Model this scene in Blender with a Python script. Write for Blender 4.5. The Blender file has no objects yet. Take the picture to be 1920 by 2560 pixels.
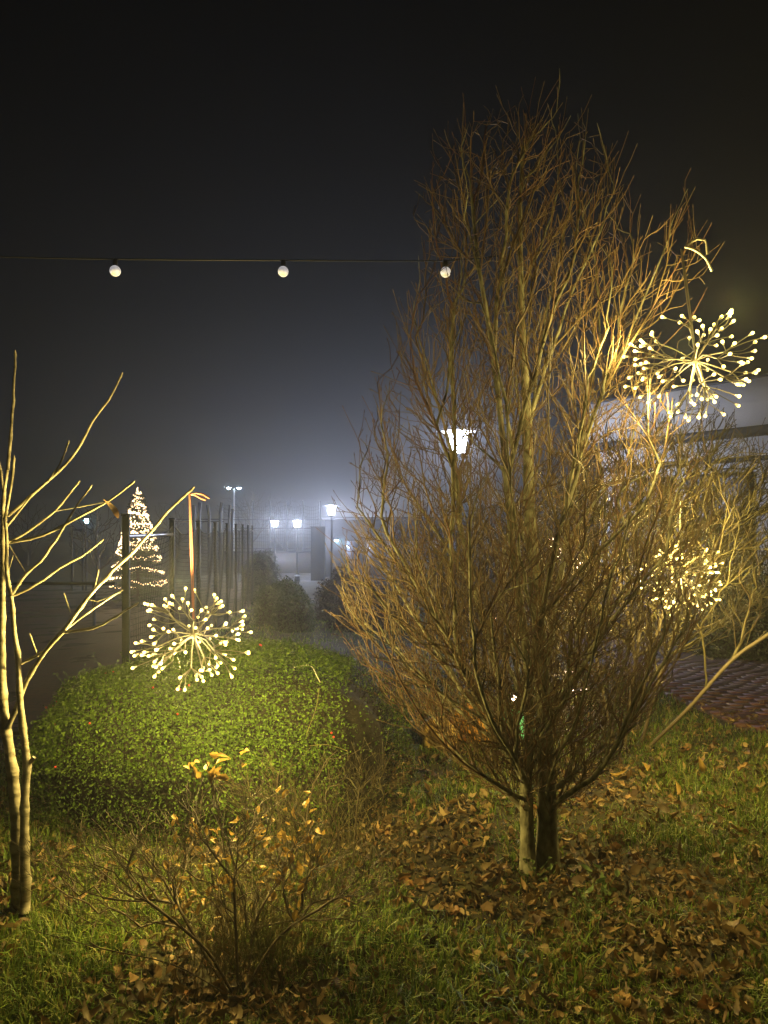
import bpy, math, random
import numpy as np
from mathutils import Vector, Matrix, Quaternion

# ------------------------------------------------------------------ camera, sky, exposure
sc = bpy.context.scene
F = 1775.0          # focal length in pixels of the 1920x2560 photograph
CX, HY = 960.0, 1323.0
EYE = 1.6
cam_d = bpy.data.cameras.new('camera')
cam_d.sensor_fit = 'VERTICAL'
cam_d.sensor_height = 36.0
cam_d.lens = F / 2560.0 * 36.0
cam_d.shift_y = (HY - 1280.0) / 2560.0
cam_d.clip_start = 0.05
cam_d.clip_end = 1000
cam = bpy.data.objects.new('camera', cam_d)
cam.location = (0, 0, EYE)
cam.rotation_euler = (math.radians(90), 0, 0)
sc.collection.objects.link(cam)
sc.camera = cam

world = bpy.data.worlds.new('World')
sc.world = world
world.use_nodes = True
wn = world.node_tree
sky = wn.nodes.new('ShaderNodeTexSky')
sky.sky_type = 'NISHITA'
sky.sun_disc = False
sky.sun_elevation = math.radians(12)
sky.sun_rotation = math.radians(200)
wn.links.new(sky.outputs['Color'], wn.nodes['Background'].inputs['Color'])
wn.nodes['Background'].inputs['Strength'].default_value = 0.00012

sun_d = bpy.data.lights.new('warm_fill_sun', 'SUN')  # weak warm fill light, added from above and behind the camera
sun_d.energy = 0.008
sun_d.angle = math.radians(40)
sun_d.color = (1.0, 0.85, 0.65)
sun = bpy.data.objects.new('warm_fill_sun', sun_d)
sun.rotation_euler = (math.radians(52), 0, math.radians(20))
sc.collection.objects.link(sun)

sc.view_settings.view_transform = 'Standard'
sc.view_settings.look = 'None'
sc.view_settings.exposure = 0.0
sc.view_settings.gamma = 1.0
sc.view_settings.use_curve_mapping = False
sc.render.engine = 'CYCLES'
cy = sc.cycles
cy.use_denoising = True
cy.use_light_tree = True
cy.max_bounces = 4
cy.diffuse_bounces = 2
cy.glossy_bounces = 2
cy.transmission_bounces = 3
cy.volume_bounces = 0
cy.use_adaptive_sampling = True
cy.adaptive_threshold = 0.02
cy.transparent_max_bounces = 6
cy.sample_clamp_indirect = 3.0
cy.caustics_reflective = False
cy.caustics_refractive = False

BALL_L = 7.0        # radiance of a near ornament bulb
BALL_W = 720.0       # watts given off by one near ornament
PINK_L = 14.0
PINK_W = 12.0
LAMP_W = 1250.0       # watts of the nearest street lamp
HAZE_D = 0.0043

# ------------------------------------------------------------------ helpers
col = sc.collection
rng = np.random.default_rng(7)
random.seed(7)

def P(px, py, d):
    return np.array([(px - CX) / F * d, d, EYE - (py - HY) / F * d])

TY = np.array([-50, 7, 10, 14, 19, 24, 30, 38, 45, 300.0])
TZ = np.array([0, 0, -.09, -.30, -.68, -1.0, -1.12, -1.35, -1.5, -1.5])
def G(x, y):
    x = np.asarray(x, float); y = np.asarray(y, float)
    b = np.interp(y, TY, TZ)
    b = b + 0.018 * np.sin(x * 2.1 + 1.0) * np.sin(y * 1.7) + 0.010 * np.sin(x * 5.3 + y * 3.1)
    return b

def new_mesh(name, V, faces):
    """V (n,3); faces = list of int arrays, each (m,k)"""
    me = bpy.data.meshes.new(name)
    V = np.asarray(V, np.float32).reshape(-1, 3)
    faces = [np.asarray(f, np.int32) for f in faces if len(f)]
    loops = np.concatenate([f.ravel() for f in faces])
    sizes = np.concatenate([np.full(len(f), f.shape[1], np.int32) for f in faces])
    starts = np.concatenate([[0], np.cumsum(sizes)[:-1]]).astype(np.int32)
    me.vertices.add(len(V)); me.vertices.foreach_set('co', V.ravel())
    me.loops.add(len(loops)); me.loops.foreach_set('vertex_index', loops)
    me.polygons.add(len(sizes)); me.polygons.foreach_set('loop_start', starts)
    me.update(calc_edges=True)
    me.validate()
    return me

class MB:
    def __init__(s): s.V = []; s.F = {}; s.n = 0
    def add(s, V, faces):
        V = np.asarray(V, float).reshape(-1, 3)
        for f in faces:
            f = np.asarray(f, np.int64)
            if len(f): s.F.setdefault(f.shape[1], []).append(f + s.n)
        s.V.append(V); s.n += len(V)
    def box(s, lo, hi):
        x0, y0, z0 = lo; x1, y1, z1 = hi
        V = [(x0,y0,z0),(x1,y0,z0),(x1,y1,z0),(x0,y1,z0),(x0,y0,z1),(x1,y0,z1),(x1,y1,z1),(x0,y1,z1)]
        s.add(V, [[(0,3,2,1),(4,5,6,7),(0,1,5,4),(1,2,6,5),(2,3,7,6),(3,0,4,7)]])
    def obox(s, c, ux, hx, hy, z0, z1):
        """box with horizontal axis ux (2d unit), half sizes hx along ux, hy across"""
        ux = np.array(ux); uy = np.array([-ux[1], ux[0]]); c = np.array(c[:2])
        V = []
        for z in (z0, z1):
            for a, b in ((-1,-1),(1,-1),(1,1),(-1,1)):
                p = c + ux * hx * a + uy * hy * b
                V.append((p[0], p[1], z))
        s.add(V, [[(0,3,2,1),(4,5,6,7),(0,1,5,4),(1,2,6,5),(2,3,7,6),(3,0,4,7)]])
    def tube(s, pts, rad, n=6, cap=True):
        pts = np.asarray(pts, float); m = len(pts)
        rad = np.full(m, rad, float) if np.isscalar(rad) else np.asarray(rad, float)
        T = np.gradient(pts, axis=0)
        T /= (np.linalg.norm(T, axis=1, keepdims=True) + 1e-12)
        ref = np.array([0, 0, 1.0]) if abs(T[:, 2]).mean() < 0.8 else np.array([1.0, 0.13, 0])
        A = np.cross(T, ref); A /= (np.linalg.norm(A, axis=1, keepdims=True) + 1e-9)
        B = np.cross(T, A)
        th = np.arange(n) * 2 * math.pi / n
        V = pts[:, None, :] + rad[:, None, None] * (np.cos(th)[None, :, None] * A[:, None, :] + np.sin(th)[None, :, None] * B[:, None, :])
        i = np.arange(m - 1)[:, None] * n; j = np.arange(n)[None, :]; k = (j + 1) % n
        Q = np.stack([i + j, i + k, i + n + k, i + n + j], -1).reshape(-1, 4)
        fs = [Q]
        if cap and n > 3:
            fs.append(np.array([list(range(n))])); fs.append(np.array([list(range((m - 1) * n + n - 1, (m - 1) * n - 1, -1))]))
        s.add(V.reshape(-1, 3), fs)
    def lathe(s, prof, n=16, c=(0, 0, 0)):
        prof = np.asarray(prof, float)
        pts = np.stack([np.zeros(len(prof)), np.zeros(len(prof)), prof[:, 1]], 1) + np.array(c)
        th = np.arange(n) * 2 * math.pi / n
        V = pts[:, None, :] + prof[:, 0][:, None, None] * np.stack([np.cos(th), np.sin(th), 0 * th], 1)[None]
        m = len(prof)
        i = np.arange(m - 1)[:, None] * n; j = np.arange(n)[None, :]; k = (j + 1) % n
        Q = np.stack([i + j, i + k, i + n + k, i + n + j], -1).reshape(-1, 4)
        s.add(V.reshape(-1, 3), [Q, [list(range(n))[::-1]], [list(range((m - 1) * n, m * n))]])
    def mesh(s, name, smooth=False):
        me = new_mesh(name, np.concatenate(s.V), [np.concatenate(v) for v in s.F.values()])
        if smooth: me.polygons.foreach_set('use_smooth', [True] * len(me.polygons))
        return me

def obj(name, me, mat=None, parent=None, loc=(0, 0, 0), kind=None, smooth=False):
    if isinstance(me, MB): me = me.mesh(name, smooth)
    if mat is not None and len(me.materials) == 0: me.materials.append(mat)
    o = bpy.data.objects.new(name, me)
    o.location = loc
    col.objects.link(o)
    if parent is not None: o.parent = parent
    if kind: o['kind'] = kind
    return o

def thing(name, label, cat, loc=(0, 0, 0), group=None):
    o = bpy.data.objects.new(name, None)
    o.empty_display_size = 0.1
    o.location = [float(v) for v in loc]
    col.objects.link(o)
    return tag(o, label, cat, group)

def point_light(parent, p, watts, c, radius):
    d = bpy.data.lights.new('lamp_light', 'POINT'); d.energy = watts; d.color = c; d.shadow_soft_size = radius
    o = bpy.data.objects.new('lamp_light', d); o.location = [float(v) for v in p]; col.objects.link(o); o.parent = parent
    return o

def spot_light(parent, p, d, watts, c, radius):
    L = bpy.data.lights.new('lamp_light', 'SPOT'); L.energy = watts; L.color = c; L.shadow_soft_size = radius
    L.spot_size = math.radians(172); L.spot_blend = 0.9
    o = bpy.data.objects.new('lamp_light', L); o.location = [float(v) for v in p]; col.objects.link(o); o.parent = parent
    o.rotation_euler = Vector([-v for v in d]).to_track_quat('Z', 'Y').to_euler()
    return o

def tag(o, label, cat, group=None):
    o['label'] = label; o['category'] = cat
    if group: o['group'] = group
    return o

# ------------------------------------------------------------------ materials
def base_mat(name):
    m = bpy.data.materials.new(name); m.use_nodes = True
    return m, m.node_tree, m.node_tree.nodes['Principled BSDF']

def mat(name, c1, c2=None, rough=0.7, scale=8.0, bump=0.0, metallic=0.0, stretch=(1, 1, 1), spec=0.3, detail=5):
    m, t, b = base_mat(name)
    b.inputs['Roughness'].default_value = rough
    b.inputs['Metallic'].default_value = metallic
    b.inputs['Specular IOR Level'].default_value = spec
    if c2 is None:
        b.inputs['Base Color'].default_value = (*c1, 1); return m
    tc = t.nodes.new('ShaderNodeTexCoord'); mp = t.nodes.new('ShaderNodeMapping')
    mp.inputs['Scale'].default_value = stretch
    nz = t.nodes.new('ShaderNodeTexNoise'); nz.inputs['Scale'].default_value = scale; nz.inputs['Detail'].default_value = detail
    rp = t.nodes.new('ShaderNodeValToRGB')
    rp.color_ramp.elements[0].position = 0.34; rp.color_ramp.elements[1].position = 0.66
    rp.color_ramp.elements[0].color = (*c1, 1); rp.color_ramp.elements[1].color = (*c2, 1)
    t.links.new(tc.outputs['Object'], mp.inputs['Vector']); t.links.new(mp.outputs['Vector'], nz.inputs['Vector'])
    t.links.new(nz.outputs['Fac'], rp.inputs['Fac']); t.links.new(rp.outputs['Color'], b.inputs['Base Color'])
    if bump:
        bp = t.nodes.new('ShaderNodeBump'); bp.inputs['Strength'].default_value = bump; bp.inputs['Distance'].default_value = 0.02
        t.links.new(nz.outputs['Fac'], bp.inputs['Height']); t.links.new(bp.outputs['Normal'], b.inputs['Normal'])
    return m

def mat_island(name, cols, rough=0.55, trans=0.0, spec=0.35, by_object=False):
    m, t, b = base_mat(name)
    b.inputs['Roughness'].default_value = rough
    b.inputs['Specular IOR Level'].default_value = spec
    if by_object:
        g = t.nodes.new('ShaderNodeObjectInfo'); src = g.outputs['Random']
    else:
        g = t.nodes.new('ShaderNodeNewGeometry'); src = g.outputs['Random Per Island']
    rp = t.nodes.new('ShaderNodeValToRGB')
    el = rp.color_ramp.elements
    while len(el) < len(cols): el.new(0.5)
    for i, c in enumerate(cols):
        el[i].position = i / (len(cols) - 1); el[i].color = (*c, 1)
    t.links.new(src, rp.inputs['Fac']); t.links.new(rp.outputs['Color'], b.inputs['Base Color'])
    if trans:
        tr = t.nodes.new('ShaderNodeBsdfTranslucent'); mx = t.nodes.new('ShaderNodeMixShader')
        mx.inputs['Fac'].default_value = trans
        t.links.new(rp.outputs['Color'], tr.inputs['Color'])
        t.links.new(b.outputs['BSDF'], mx.inputs[1]); t.links.new(tr.outputs['BSDF'], mx.inputs[2])
        t.links.new(mx.outputs['Shader'], t.nodes['Material Output'].inputs['Surface'])
    return m

def mat_emit(name, c, L, sample=True):
    m, t, b = base_mat(name)
    if not sample: m.cycles.emission_sampling = 'NONE'   # glow not sampled; separate lamps carry it where set
    b.inputs['Base Color'].default_value = (0.8, 0.8, 0.75, 1)
    b.inputs['Emission Color'].default_value = (*c, 1)
    b.inputs['Emission Strength'].default_value = L
    return m

def mat_brick(name, c1, c2, mortar, sx):
    m, t, b = base_mat(name)
    tc = t.nodes.new('ShaderNodeTexCoord'); br = t.nodes.new('ShaderNodeTexBrick')
    br.inputs['Scale'].default_value = sx
    br.inputs['Color1'].default_value = (*c1, 1); br.inputs['Color2'].default_value = (*c2, 1); br.inputs['Mortar'].default_value = (*mortar, 1)
    br.inputs['Mortar Size'].default_value = 0.015
    t.links.new(tc.outputs['Object'], br.inputs['Vector'])
    nz = t.nodes.new('ShaderNodeTexNoise'); nz.inputs['Scale'].default_value = 3; nz.inputs['Detail'].default_value = 6
    t.links.new(tc.outputs['Object'], nz.inputs['Vector'])
    mx = t.nodes.new('ShaderNodeMix'); mx.data_type = 'RGBA'; mx.blend_type = 'MULTIPLY'; mx.inputs['Factor'].default_value = 0.6
    t.links.new(br.outputs['Color'], mx.inputs['A']); t.links.new(nz.outputs['Color'], mx.inputs['B'])
    t.links.new(mx.outputs['Result'], b.inputs['Base Color'])
    bp = t.nodes.new('ShaderNodeBump'); bp.inputs['Strength'].default_value = 0.5; bp.inputs['Distance'].default_value = 0.01
    t.links.new(br.outputs['Fac'], bp.inputs['Height']); bp.invert = True
    t.links.new(bp.outputs['Normal'], b.inputs['Normal'])
    b.inputs['Roughness'].default_value = 0.6
    return m

M = {}
M['soil'] = mat('soil', (.030, .021, .012), (.05, .046, .017), 0.9, 6, 0.8, detail=9)
M['court'] = mat_brick('court_paving', (.11, .042, .026), (.085, .035, .022), (.04, .024, .018), 2.2)
M['plaza'] = mat('plaza_paving', (.07, .066, .062), (.10, .092, .085), 0.8, 2, 0.2)
M['brick_bed'] = mat_brick('brick_bed', (.12, .05, .038), (.09, .036, .03), (.04, .025, .02), 5)
M['brick'] = mat_island('paving_brick', [(.13, .048, .036), (.085, .034, .028), (.11, .05, .034)], 0.6, by_object=True)
M['bark'] = mat('hornbeam_bark', (.07, .062, .035), (.27, .255, .165), 0.85, 24, 0.9, stretch=(1, 1, .6), detail=9)
M['twig'] = mat_island('hornbeam_twig', [(.10, .068, .031), (.15, .105, .045), (.115, .055, .029), (.13, .088, .04)], 0.55, spec=0.4)
M['bud'] = mat('bud', (.3, .12, .06), (.38, .18, .09), 0.5, 60)
M['shrub_twig'] = mat_island('shrub_twig', [(.07, .057, .022), (.105, .088, .034), (.07, .045, .021)], 0.6)
M['dark_twig'] = mat_island('dark_twig', [(.075, .056, .036), (.13, .10, .058), (.05, .038, .027)], 0.6)
M['pale_bark'] = mat('pale_smooth_bark', (.17, .145, .09), (.42, .37, .26), 0.65, 11, 0.6, stretch=(1, 1, 2.6), detail=9)
M['grass'] = mat_island('grass_blade', [(.045, .08, .009), (.115, .19, .02), (.19, .28, .035), (.31, .29, .08), (.085, .15, .015), (.04, .065, .009), (.14, .21, .026)], 0.45, 0.3)
M['straw'] = mat_island('straw', [(.22, .16, .06), (.16, .14, .05), (.12, .12, .035)], 0.6, 0.2)
M['hedge_leaf'] = mat_island('hedge_leaf', [(.04, .075, .008), (.08, .14, .013), (.12, .19, .018), (.035, .055, .008), (.06, .10, .012)], 0.6, 0.2, 0.2)
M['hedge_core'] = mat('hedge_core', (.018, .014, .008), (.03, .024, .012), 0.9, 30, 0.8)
M['dark_leaf'] = mat_island('dark_bush_leaf', [(.035, .05, .015), (.055, .075, .022), (.045, .05, .025)], 0.5, 0.15)
M['plum_leaf'] = mat_island('plum_bush_leaf', [(.045, .028, .028), (.06, .036, .032), (.04, .035, .025)], 0.5, 0.15)
M['berry'] = mat('red_berry', (.5, .035, .015), None, 0.3, spec=0.6)
M['litter'] = mat_island('leaf_litter', [(.13, .08, .035), (.28, .17, .065), (.08, .05, .026), (.42, .30, .13), (.04, .028, .016), (.19, .13, .05), (.10, .06, .03)], 0.6, 0.15)
M['fallen'] = mat_island('fallen_leaf', [(.16, .075, .03), (.28, .14, .05), (.20, .10, .04), (.42, .27, .11), (.26, .12, .045), (.36, .2, .08)], 0.55, 0.12, by_object=True)
M['yellow_leaf'] = mat_island('yellow_leaf', [(.40, .28, .05), (.46, .34, .07), (.34, .20, .05), (.42, .32, .11)], 0.5, 0.3)
M['ribbon_pink'] = mat('pink_ribbon', (.62, .25, .20), None, 0.5)
M['ribbon_white'] = mat('cream_ribbon', (.7, .66, .5), None, 0.5)
M['wire'] = mat('ball_wire', (.30, .28, .17), None, 0.5)
M['bulb'] = mat_emit('warm_bulb', (1.0, .74, .20), BALL_L, False)
M['bulb_pink'] = mat_emit('rosy_bulb', (1.0, .66, .46), PINK_L, False)
M['tree_bulb'] = mat_emit('garland_bulb', (1.0, .66, .34), 6.0, False)
def mat_diffuser(name, c, L, clear):
    m, t, b = base_mat(name); t.nodes.remove(b); m.cycles.emission_sampling = 'NONE'
    e = t.nodes.new('ShaderNodeEmission'); e.inputs['Color'].default_value = (*c, 1); e.inputs['Strength'].default_value = L
    tr = t.nodes.new('ShaderNodeBsdfTransparent'); mx = t.nodes.new('ShaderNodeMixShader'); mx.inputs['Fac'].default_value = clear
    t.links.new(e.outputs['Emission'], mx.inputs[1]); t.links.new(tr.outputs['BSDF'], mx.inputs[2])
    t.links.new(mx.outputs['Shader'], t.nodes['Material Output'].inputs['Surface'])
    return m
M['lamp'] = mat_diffuser('lamp_diffuser', (.80, .85, 1.0), 34.0, .6)
M['flood'] = mat_emit('floodlight_lens', (.62, .86, 1.0), 260.0)
M['cyan_lamp'] = mat_emit('wall_lamp_lens', (.45, .85, 1.0), 140.0)
M['festoon'] = mat_emit('festoon_globe_glow', (.9, .86, .9), 0.42, False)  # faint glow added to unlit globes; mottling stands for their glass look
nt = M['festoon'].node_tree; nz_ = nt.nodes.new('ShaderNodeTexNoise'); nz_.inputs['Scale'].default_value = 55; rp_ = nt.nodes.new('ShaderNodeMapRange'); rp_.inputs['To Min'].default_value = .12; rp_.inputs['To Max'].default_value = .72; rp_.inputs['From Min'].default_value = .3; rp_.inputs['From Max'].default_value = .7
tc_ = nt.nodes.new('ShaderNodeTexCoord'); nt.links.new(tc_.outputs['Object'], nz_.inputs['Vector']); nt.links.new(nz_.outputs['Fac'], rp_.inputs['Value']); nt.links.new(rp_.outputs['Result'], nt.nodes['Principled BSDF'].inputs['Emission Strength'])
M['black'] = mat('black_plastic', (.015, .015, .016), None, 0.5)
M['green_metal'] = mat('dark_green_metal', (.010, .015, .011), (.015, .019, .015), 0.6, 20, metallic=0.0)
M['steel'] = mat('steel_tube', (.32, .32, .36), None, 0.35, metallic=0.9)
M['net'] = mat('net_cord', (.05, .046, .042), None, 0.8)
M['pole'] = mat('lamp_pole', (.03, .033, .035), None, 0.5)
M['lampcap'] = mat('lamp_cap', (.7, .7, .72), None, 0.4)
M['cap_grey'] = mat('lamp_cap_grey', (.10, .10, .11), None, 0.5)
M['spruce'] = mat_island('spruce_needles', [(.03, .05, .015), (.055, .075, .022), (.07, .07, .025)], 0.6)
M['wood'] = mat('weathered_wood', (.06, .045, .03), (.10, .075, .05), 0.8, 10, 0.3, stretch=(1, 1, 4))
M['facade'] = mat('pale_render', (.36, .35, .35), (.43, .42, .42), 0.85, 1.5, 0.1)
M['facade2'] = mat('white_panel', (.52, .52, .55), (.60, .60, .63), 0.7, 1.0)
M['dark_trim'] = mat('dark_trim', (.045, .045, .05), None, 0.5)
M['glass'] = mat('window_glass', (.30, .31, .38), None, 0.12, spec=0.7)
M['wallbrick'] = mat_brick('wall_brick', (.13, .075, .06), (.10, .06, .05), (.08, .07, .06), 4)
M['slab'] = mat('dark_cladding', (.022, .022, .028), (.034, .034, .04), 0.7, 2)
M['orange'] = mat('orange_canvas', (.42, .18, .03), (.50, .25, .05), 0.7, 6, 0.3)
M['yellow'] = mat('yellow_canvas', (.42, .27, .08), (.5, .34, .12), 0.7, 6, 0.3)
M['turq'] = mat('turquoise_canvas', (.10, .48, .32), (.16, .58, .40), 0.6, 6, 0.3)
M['weed'] = mat_island('weed_leaf', [(.09, .15, .04), (.14, .20, .06), (.11, .17, .06)], 0.5, 0.25)

# ------------------------------------------------------------------ ground
def sheet(name, mat_, xl, xr, ys, nx, dz, parent=None):
    V = []; ys = np.asarray(ys, float)
    for y in ys:
        xs = np.linspace(xl(y), xr(y), nx)
        V.append(np.stack([xs, np.full(nx, y), G(xs, y) + dz], 1))
    n = len(ys); i = np.arange(n - 1)[:, None] * nx; j = np.arange(nx - 1)[None]
    Q = np.stack([i + j, i + j + 1, i + nx + j + 1, i + nx + j], -1).reshape(-1, 4)
    o = obj(name, new_mesh(name, np.concatenate(V), [Q]), mat_, parent)
    o.data.polygons.foreach_set('use_smooth', [True] * len(o.data.polygons))
    o['kind'] = 'structure'
    return o

xs = np.concatenate([np.linspace(-140, -8, 34), np.linspace(-7.8, 7.8, 120), np.linspace(8, 140, 34)])
ysg = np.concatenate([np.linspace(-25, 0.5, 14), np.arange(0.7, 9, 0.12), np.linspace(9.2, 50, 60), np.linspace(53, 170, 20)])
X, Y = np.meshgrid(xs, ysg)
V = np.stack([X, Y, G(X, Y)], -1).reshape(-1, 3)
nx = len(xs); i = np.arange(len(ysg) - 1)[:, None] * nx; j = np.arange(nx - 1)[None]
Q = np.stack([i + j, i + j + 1, i + nx + j + 1, i + nx + j], -1).reshape(-1, 4)
lawn = obj('lawn', new_mesh('lawn', V, [Q]), M['soil']); lawn['kind'] = 'structure'
lawn.data.polygons.foreach_set('use_smooth', [True] * len(lawn.data.polygons))

fence_x = lambda y: -1.42 - 0.1268 * y
sheet('court', M['court'], lambda y: -32.0, lambda y: fence_x(y) - 0.05, np.concatenate([np.arange(5.0, 10, .25), np.linspace(10, 40, 40)]), 60, 0.006)
sheet('plaza', M['plaza'], lambda y: -12.0, lambda y: 12.0, np.linspace(40.5, 60, 20), 40, 0.008)

def path_left(y):
    return float(np.interp(y, [5.35, 5.6, 6.0, 7.0, 9.0, 12.0], [3.05, 2.86, 2.8, 2.72, 2.45, 1.9]))
bp = sheet('brick_path', M['brick_bed'], path_left, lambda y: 14.0, np.arange(5.35, 12.2, .15), 60, 0.006)
bm = MB()
bm.box((-.098, -.048, -.03), (.098, .048, .012))
bme = bm.mesh('brick'); bme.materials.append(M['brick'])
nb = 0
for r in range(34):
    y = 5.44 + r * 0.104
    for c in range(10):
        x = 2.84 + (c + (0.5 if r % 2 else 0)) * 0.203
        if x - .1 < path_left(y) or nb >= 300: continue
        if x > y * 0.56 + 0.2: continue
        o = obj('brick', bme, None, bp, (x, y, float(G(x, y)) + 0.012 + random.uniform(-.0008, .0008)))
        o.rotation_euler = (random.uniform(-.006, .006), random.uniform(-.006, .006), random.uniform(-.015, .015)); nb += 1

# ------------------------------------------------------------------ branching plants
UP = np.array([0, 0, 1.0])
def smooth_poly(pts, step):
    """Catmull-Rom resample of control points (n,3) to about `step` spacing"""
    pts = np.asarray(pts, float); out = []
    ext = np.vstack([2 * pts[0] - pts[1], pts, 2 * pts[-1] - pts[-2]])
    for k in range(len(pts) - 1):
        p0, p1, p2, p3 = ext[k:k + 4]
        m = max(1, int(np.linalg.norm(p2 - p1) / step))
        t = (np.arange(m) / m)[:, None]
        out.append(0.5 * ((2 * p1) + (-p0 + p2) * t + (2 * p0 - 5 * p1 + 4 * p2 - p3) * t ** 2 + (-p0 + 3 * p1 - 3 * p2 + p3) * t ** 3))
    out.append(pts[-1:])
    return np.concatenate(out)

class Plant:
    def __init__(s, r, cap=60000):
        s.r = r; s.pos = np.zeros((cap, 3)); s.dir = np.zeros((cap, 3)); s.plen = np.zeros(cap)
        s.par = np.full(cap, -1, int); s.n = 0; s.ok = np.ones(cap, bool)
    def add_chain(s, pts, parent=-1, attach=True):
        prev = parent
        for k, p in enumerate(pts):
            i = s.n; s.n += 1
            s.pos[i] = p; s.par[i] = prev; s.ok[i] = attach
            if prev >= 0:
                d = p - s.pos[prev]; L = np.linalg.norm(d) + 1e-9
                s.dir[i] = d / L; s.plen[i] = s.plen[prev] + L
            else:
                d = (pts[1] - pts[0]); s.dir[i] = d / (np.linalg.norm(d) + 1e-9)
            prev = i
        return prev
    def grow(s, tips, k=0.35, cmin=0.55, step=0.06, jit=0.12, upend=0.7, zmin=0.0, bend=1.6):
        r = s.r
        for t in tips:
            n = s.n
            v = t - s.pos[:n]; L = np.linalg.norm(v, axis=1) + 1e-9
            cs = (v * s.dir[:n]).sum(1) / L
            cost = L * (1 + bend * (1 - cs)) + k * s.plen[:n]
            bad = (cs < cmin) | (L < 0.03) | ~s.ok[:n] | (v[:, 2] < zmin * L)
            cost = np.where(bad, cost + 50, cost)
            i = int(np.argmin(cost))
            p = s.pos[i]; Li = L[i]; vd = v[i] / Li
            d0 = s.dir[i] * 0.55 + vd * 0.75; d0 /= np.linalg.norm(d0)
            d1 = vd * (1 - upend) + UP * upend; d1 /= np.linalg.norm(d1)
            m = max(2, int(Li / step) + 1)
            u = (np.arange(1, m + 1) / m)[:, None]
            h00 = 2 * u ** 3 - 3 * u ** 2 + 1; h10 = u ** 3 - 2 * u ** 2 + u; h01 = -2 * u ** 3 + 3 * u ** 2; h11 = u ** 3 - u ** 2
            pts = h00 * p + h10 * d0 * Li * .75 + h01 * t + h11 * d1 * Li * 0.5
            pts[:-1] += r.normal(0, jit * step, (m - 1, 3))
            s.add_chain(pts, i)
    def radii(s, r0, p):
        n = s.n; acc = np.zeros(n); nch = np.zeros(n, int)
        for i in range(n - 1, -1, -1):
            if nch[i] == 0: acc[i] += r0 ** p
            q = s.par[i]
            if q >= 0: acc[q] += acc[i]; nch[q] += 1
        s.acc = acc
        return acc ** (1 / p)
    def chains(s):
        n = s.n; best = np.full(n, -1, int)
        for i in range(n):
            q = s.par[i]
            if q >= 0 and (best[q] < 0 or s.acc[i] > s.acc[best[q]]): best[q] = i
        out = []
        for i in range(n):
            q = s.par[i]
            if q < 0 or best[q] != i:
                c = [q] if q >= 0 else []
                k = i
                while k >= 0: c.append(k); k = best[k]
                out.append(c)
        return out

def build_plant(root, pl, r0, p, m_bark, m_twig, r_part, bud=1.5, trunk_names=('trunk',), rmax=1, n_trunk=1, limb_name='limb', twig_name='twigs', flare=0.0, max_limbs=40, rmin=None):
    R = np.minimum(pl.radii(r0, p), rmax)
    if rmin is not None:
        for i0, i1, a, b_ in rmin: R[i0:i1] = np.maximum(R[i0:i1], np.linspace(a, b_, i1 - i0))
    ch = pl.chains()
    ch.sort(key=lambda c: -R[c[min(1, len(c) - 1)]])
    twigs = MB(); nl = 0
    tips = []
    for ci, c in enumerate(ch):
        pts = pl.pos[c]; rr = R[c].copy()
        if len(c) > 1 and pl.par[c[1]] == c[0] and ci >= n_trunk: rr[0] = rr[1]
        if len(pts) < 2: continue
        rb = rr[0]
        if ci < n_trunk or (rb > r_part and nl < max_limbs):
            b = MB()
            if ci < n_trunk and flare: rr = rr * (1 + flare * np.exp(-np.arange(len(rr)) / 1.6))
            rr[-1] = rr[-1] * 0.4
            # bark relief: slight lumps along the stem
            rr = rr * (1 + 0.02 * np.sin(np.arange(len(rr)) * 1.9 + ci))
            b.tube(pts, rr, 12 if ci < n_trunk else 7)
            nm = trunk_names[0] if ci < n_trunk else limb_name
            obj(nm, b, m_bark, root, smooth=True)
            nl += 1
        else:
            d = pts[-1] - pts[-2]; d = d / (np.linalg.norm(d) + 1e-9)
            if bud:
                pts = np.vstack([pts, pts[-1] + d * 0.010, pts[-1] + d * 0.022]); rr = np.concatenate([rr, [rr[-1] * bud, rr[-1] * .25]])
                rr[-3] *= 0.8
            twigs.tube(pts, rr, 5 if rb > 0.006 else 3, cap=False)
        tips.append((pts[-1], d if ci >= n_trunk and 'd' in dir() else UP))
    if twigs.n:
        o = obj(twig_name, twigs, m_twig, root, kind='stuff', smooth=True)
    return R, ch, tips

# ---- the big bare tree
TB = P(1368, 2168, 3.35)
tree = thing('bare_tree', 'tall bare tree with dense upright twigs in the middle of the lawn', 'tree', (0, 0, 0))
pl = Plant(rng, 140000)
def px_chain(pts, step=0.06):
    return smooth_poly([P(*q) for q in pts], step)
pl.add_chain(px_chain([(1370, 2185, 3.35), (1368, 2100, 3.35), (1366, 1950, 3.36), (1358, 1750, 3.38), (1345, 1550, 3.38), (1325, 1300, 3.36), (1318, 1050, 3.36), (1305, 800, 3.36), (1300, 550, 3.36), (1305, 380, 3.36)]))
pl.add_chain(px_chain([(1320, 2175, 3.30), (1318, 2080, 3.30), (1315, 1960, 3.30), (1322, 1850, 3.30), (1318, 1650, 3.27), (1285, 1400, 3.25), (1262, 1150, 3.24), (1235, 900, 3.26), (1195, 650, 3.3), (1175, 450, 3.32)]))
n_t1 = int(np.where(pl.par[:pl.n] < 0)[0][1]); n_t2 = pl.n
pl.ok[:3] = False; pl.ok[n_t1:n_t1 + 3] = False
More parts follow.
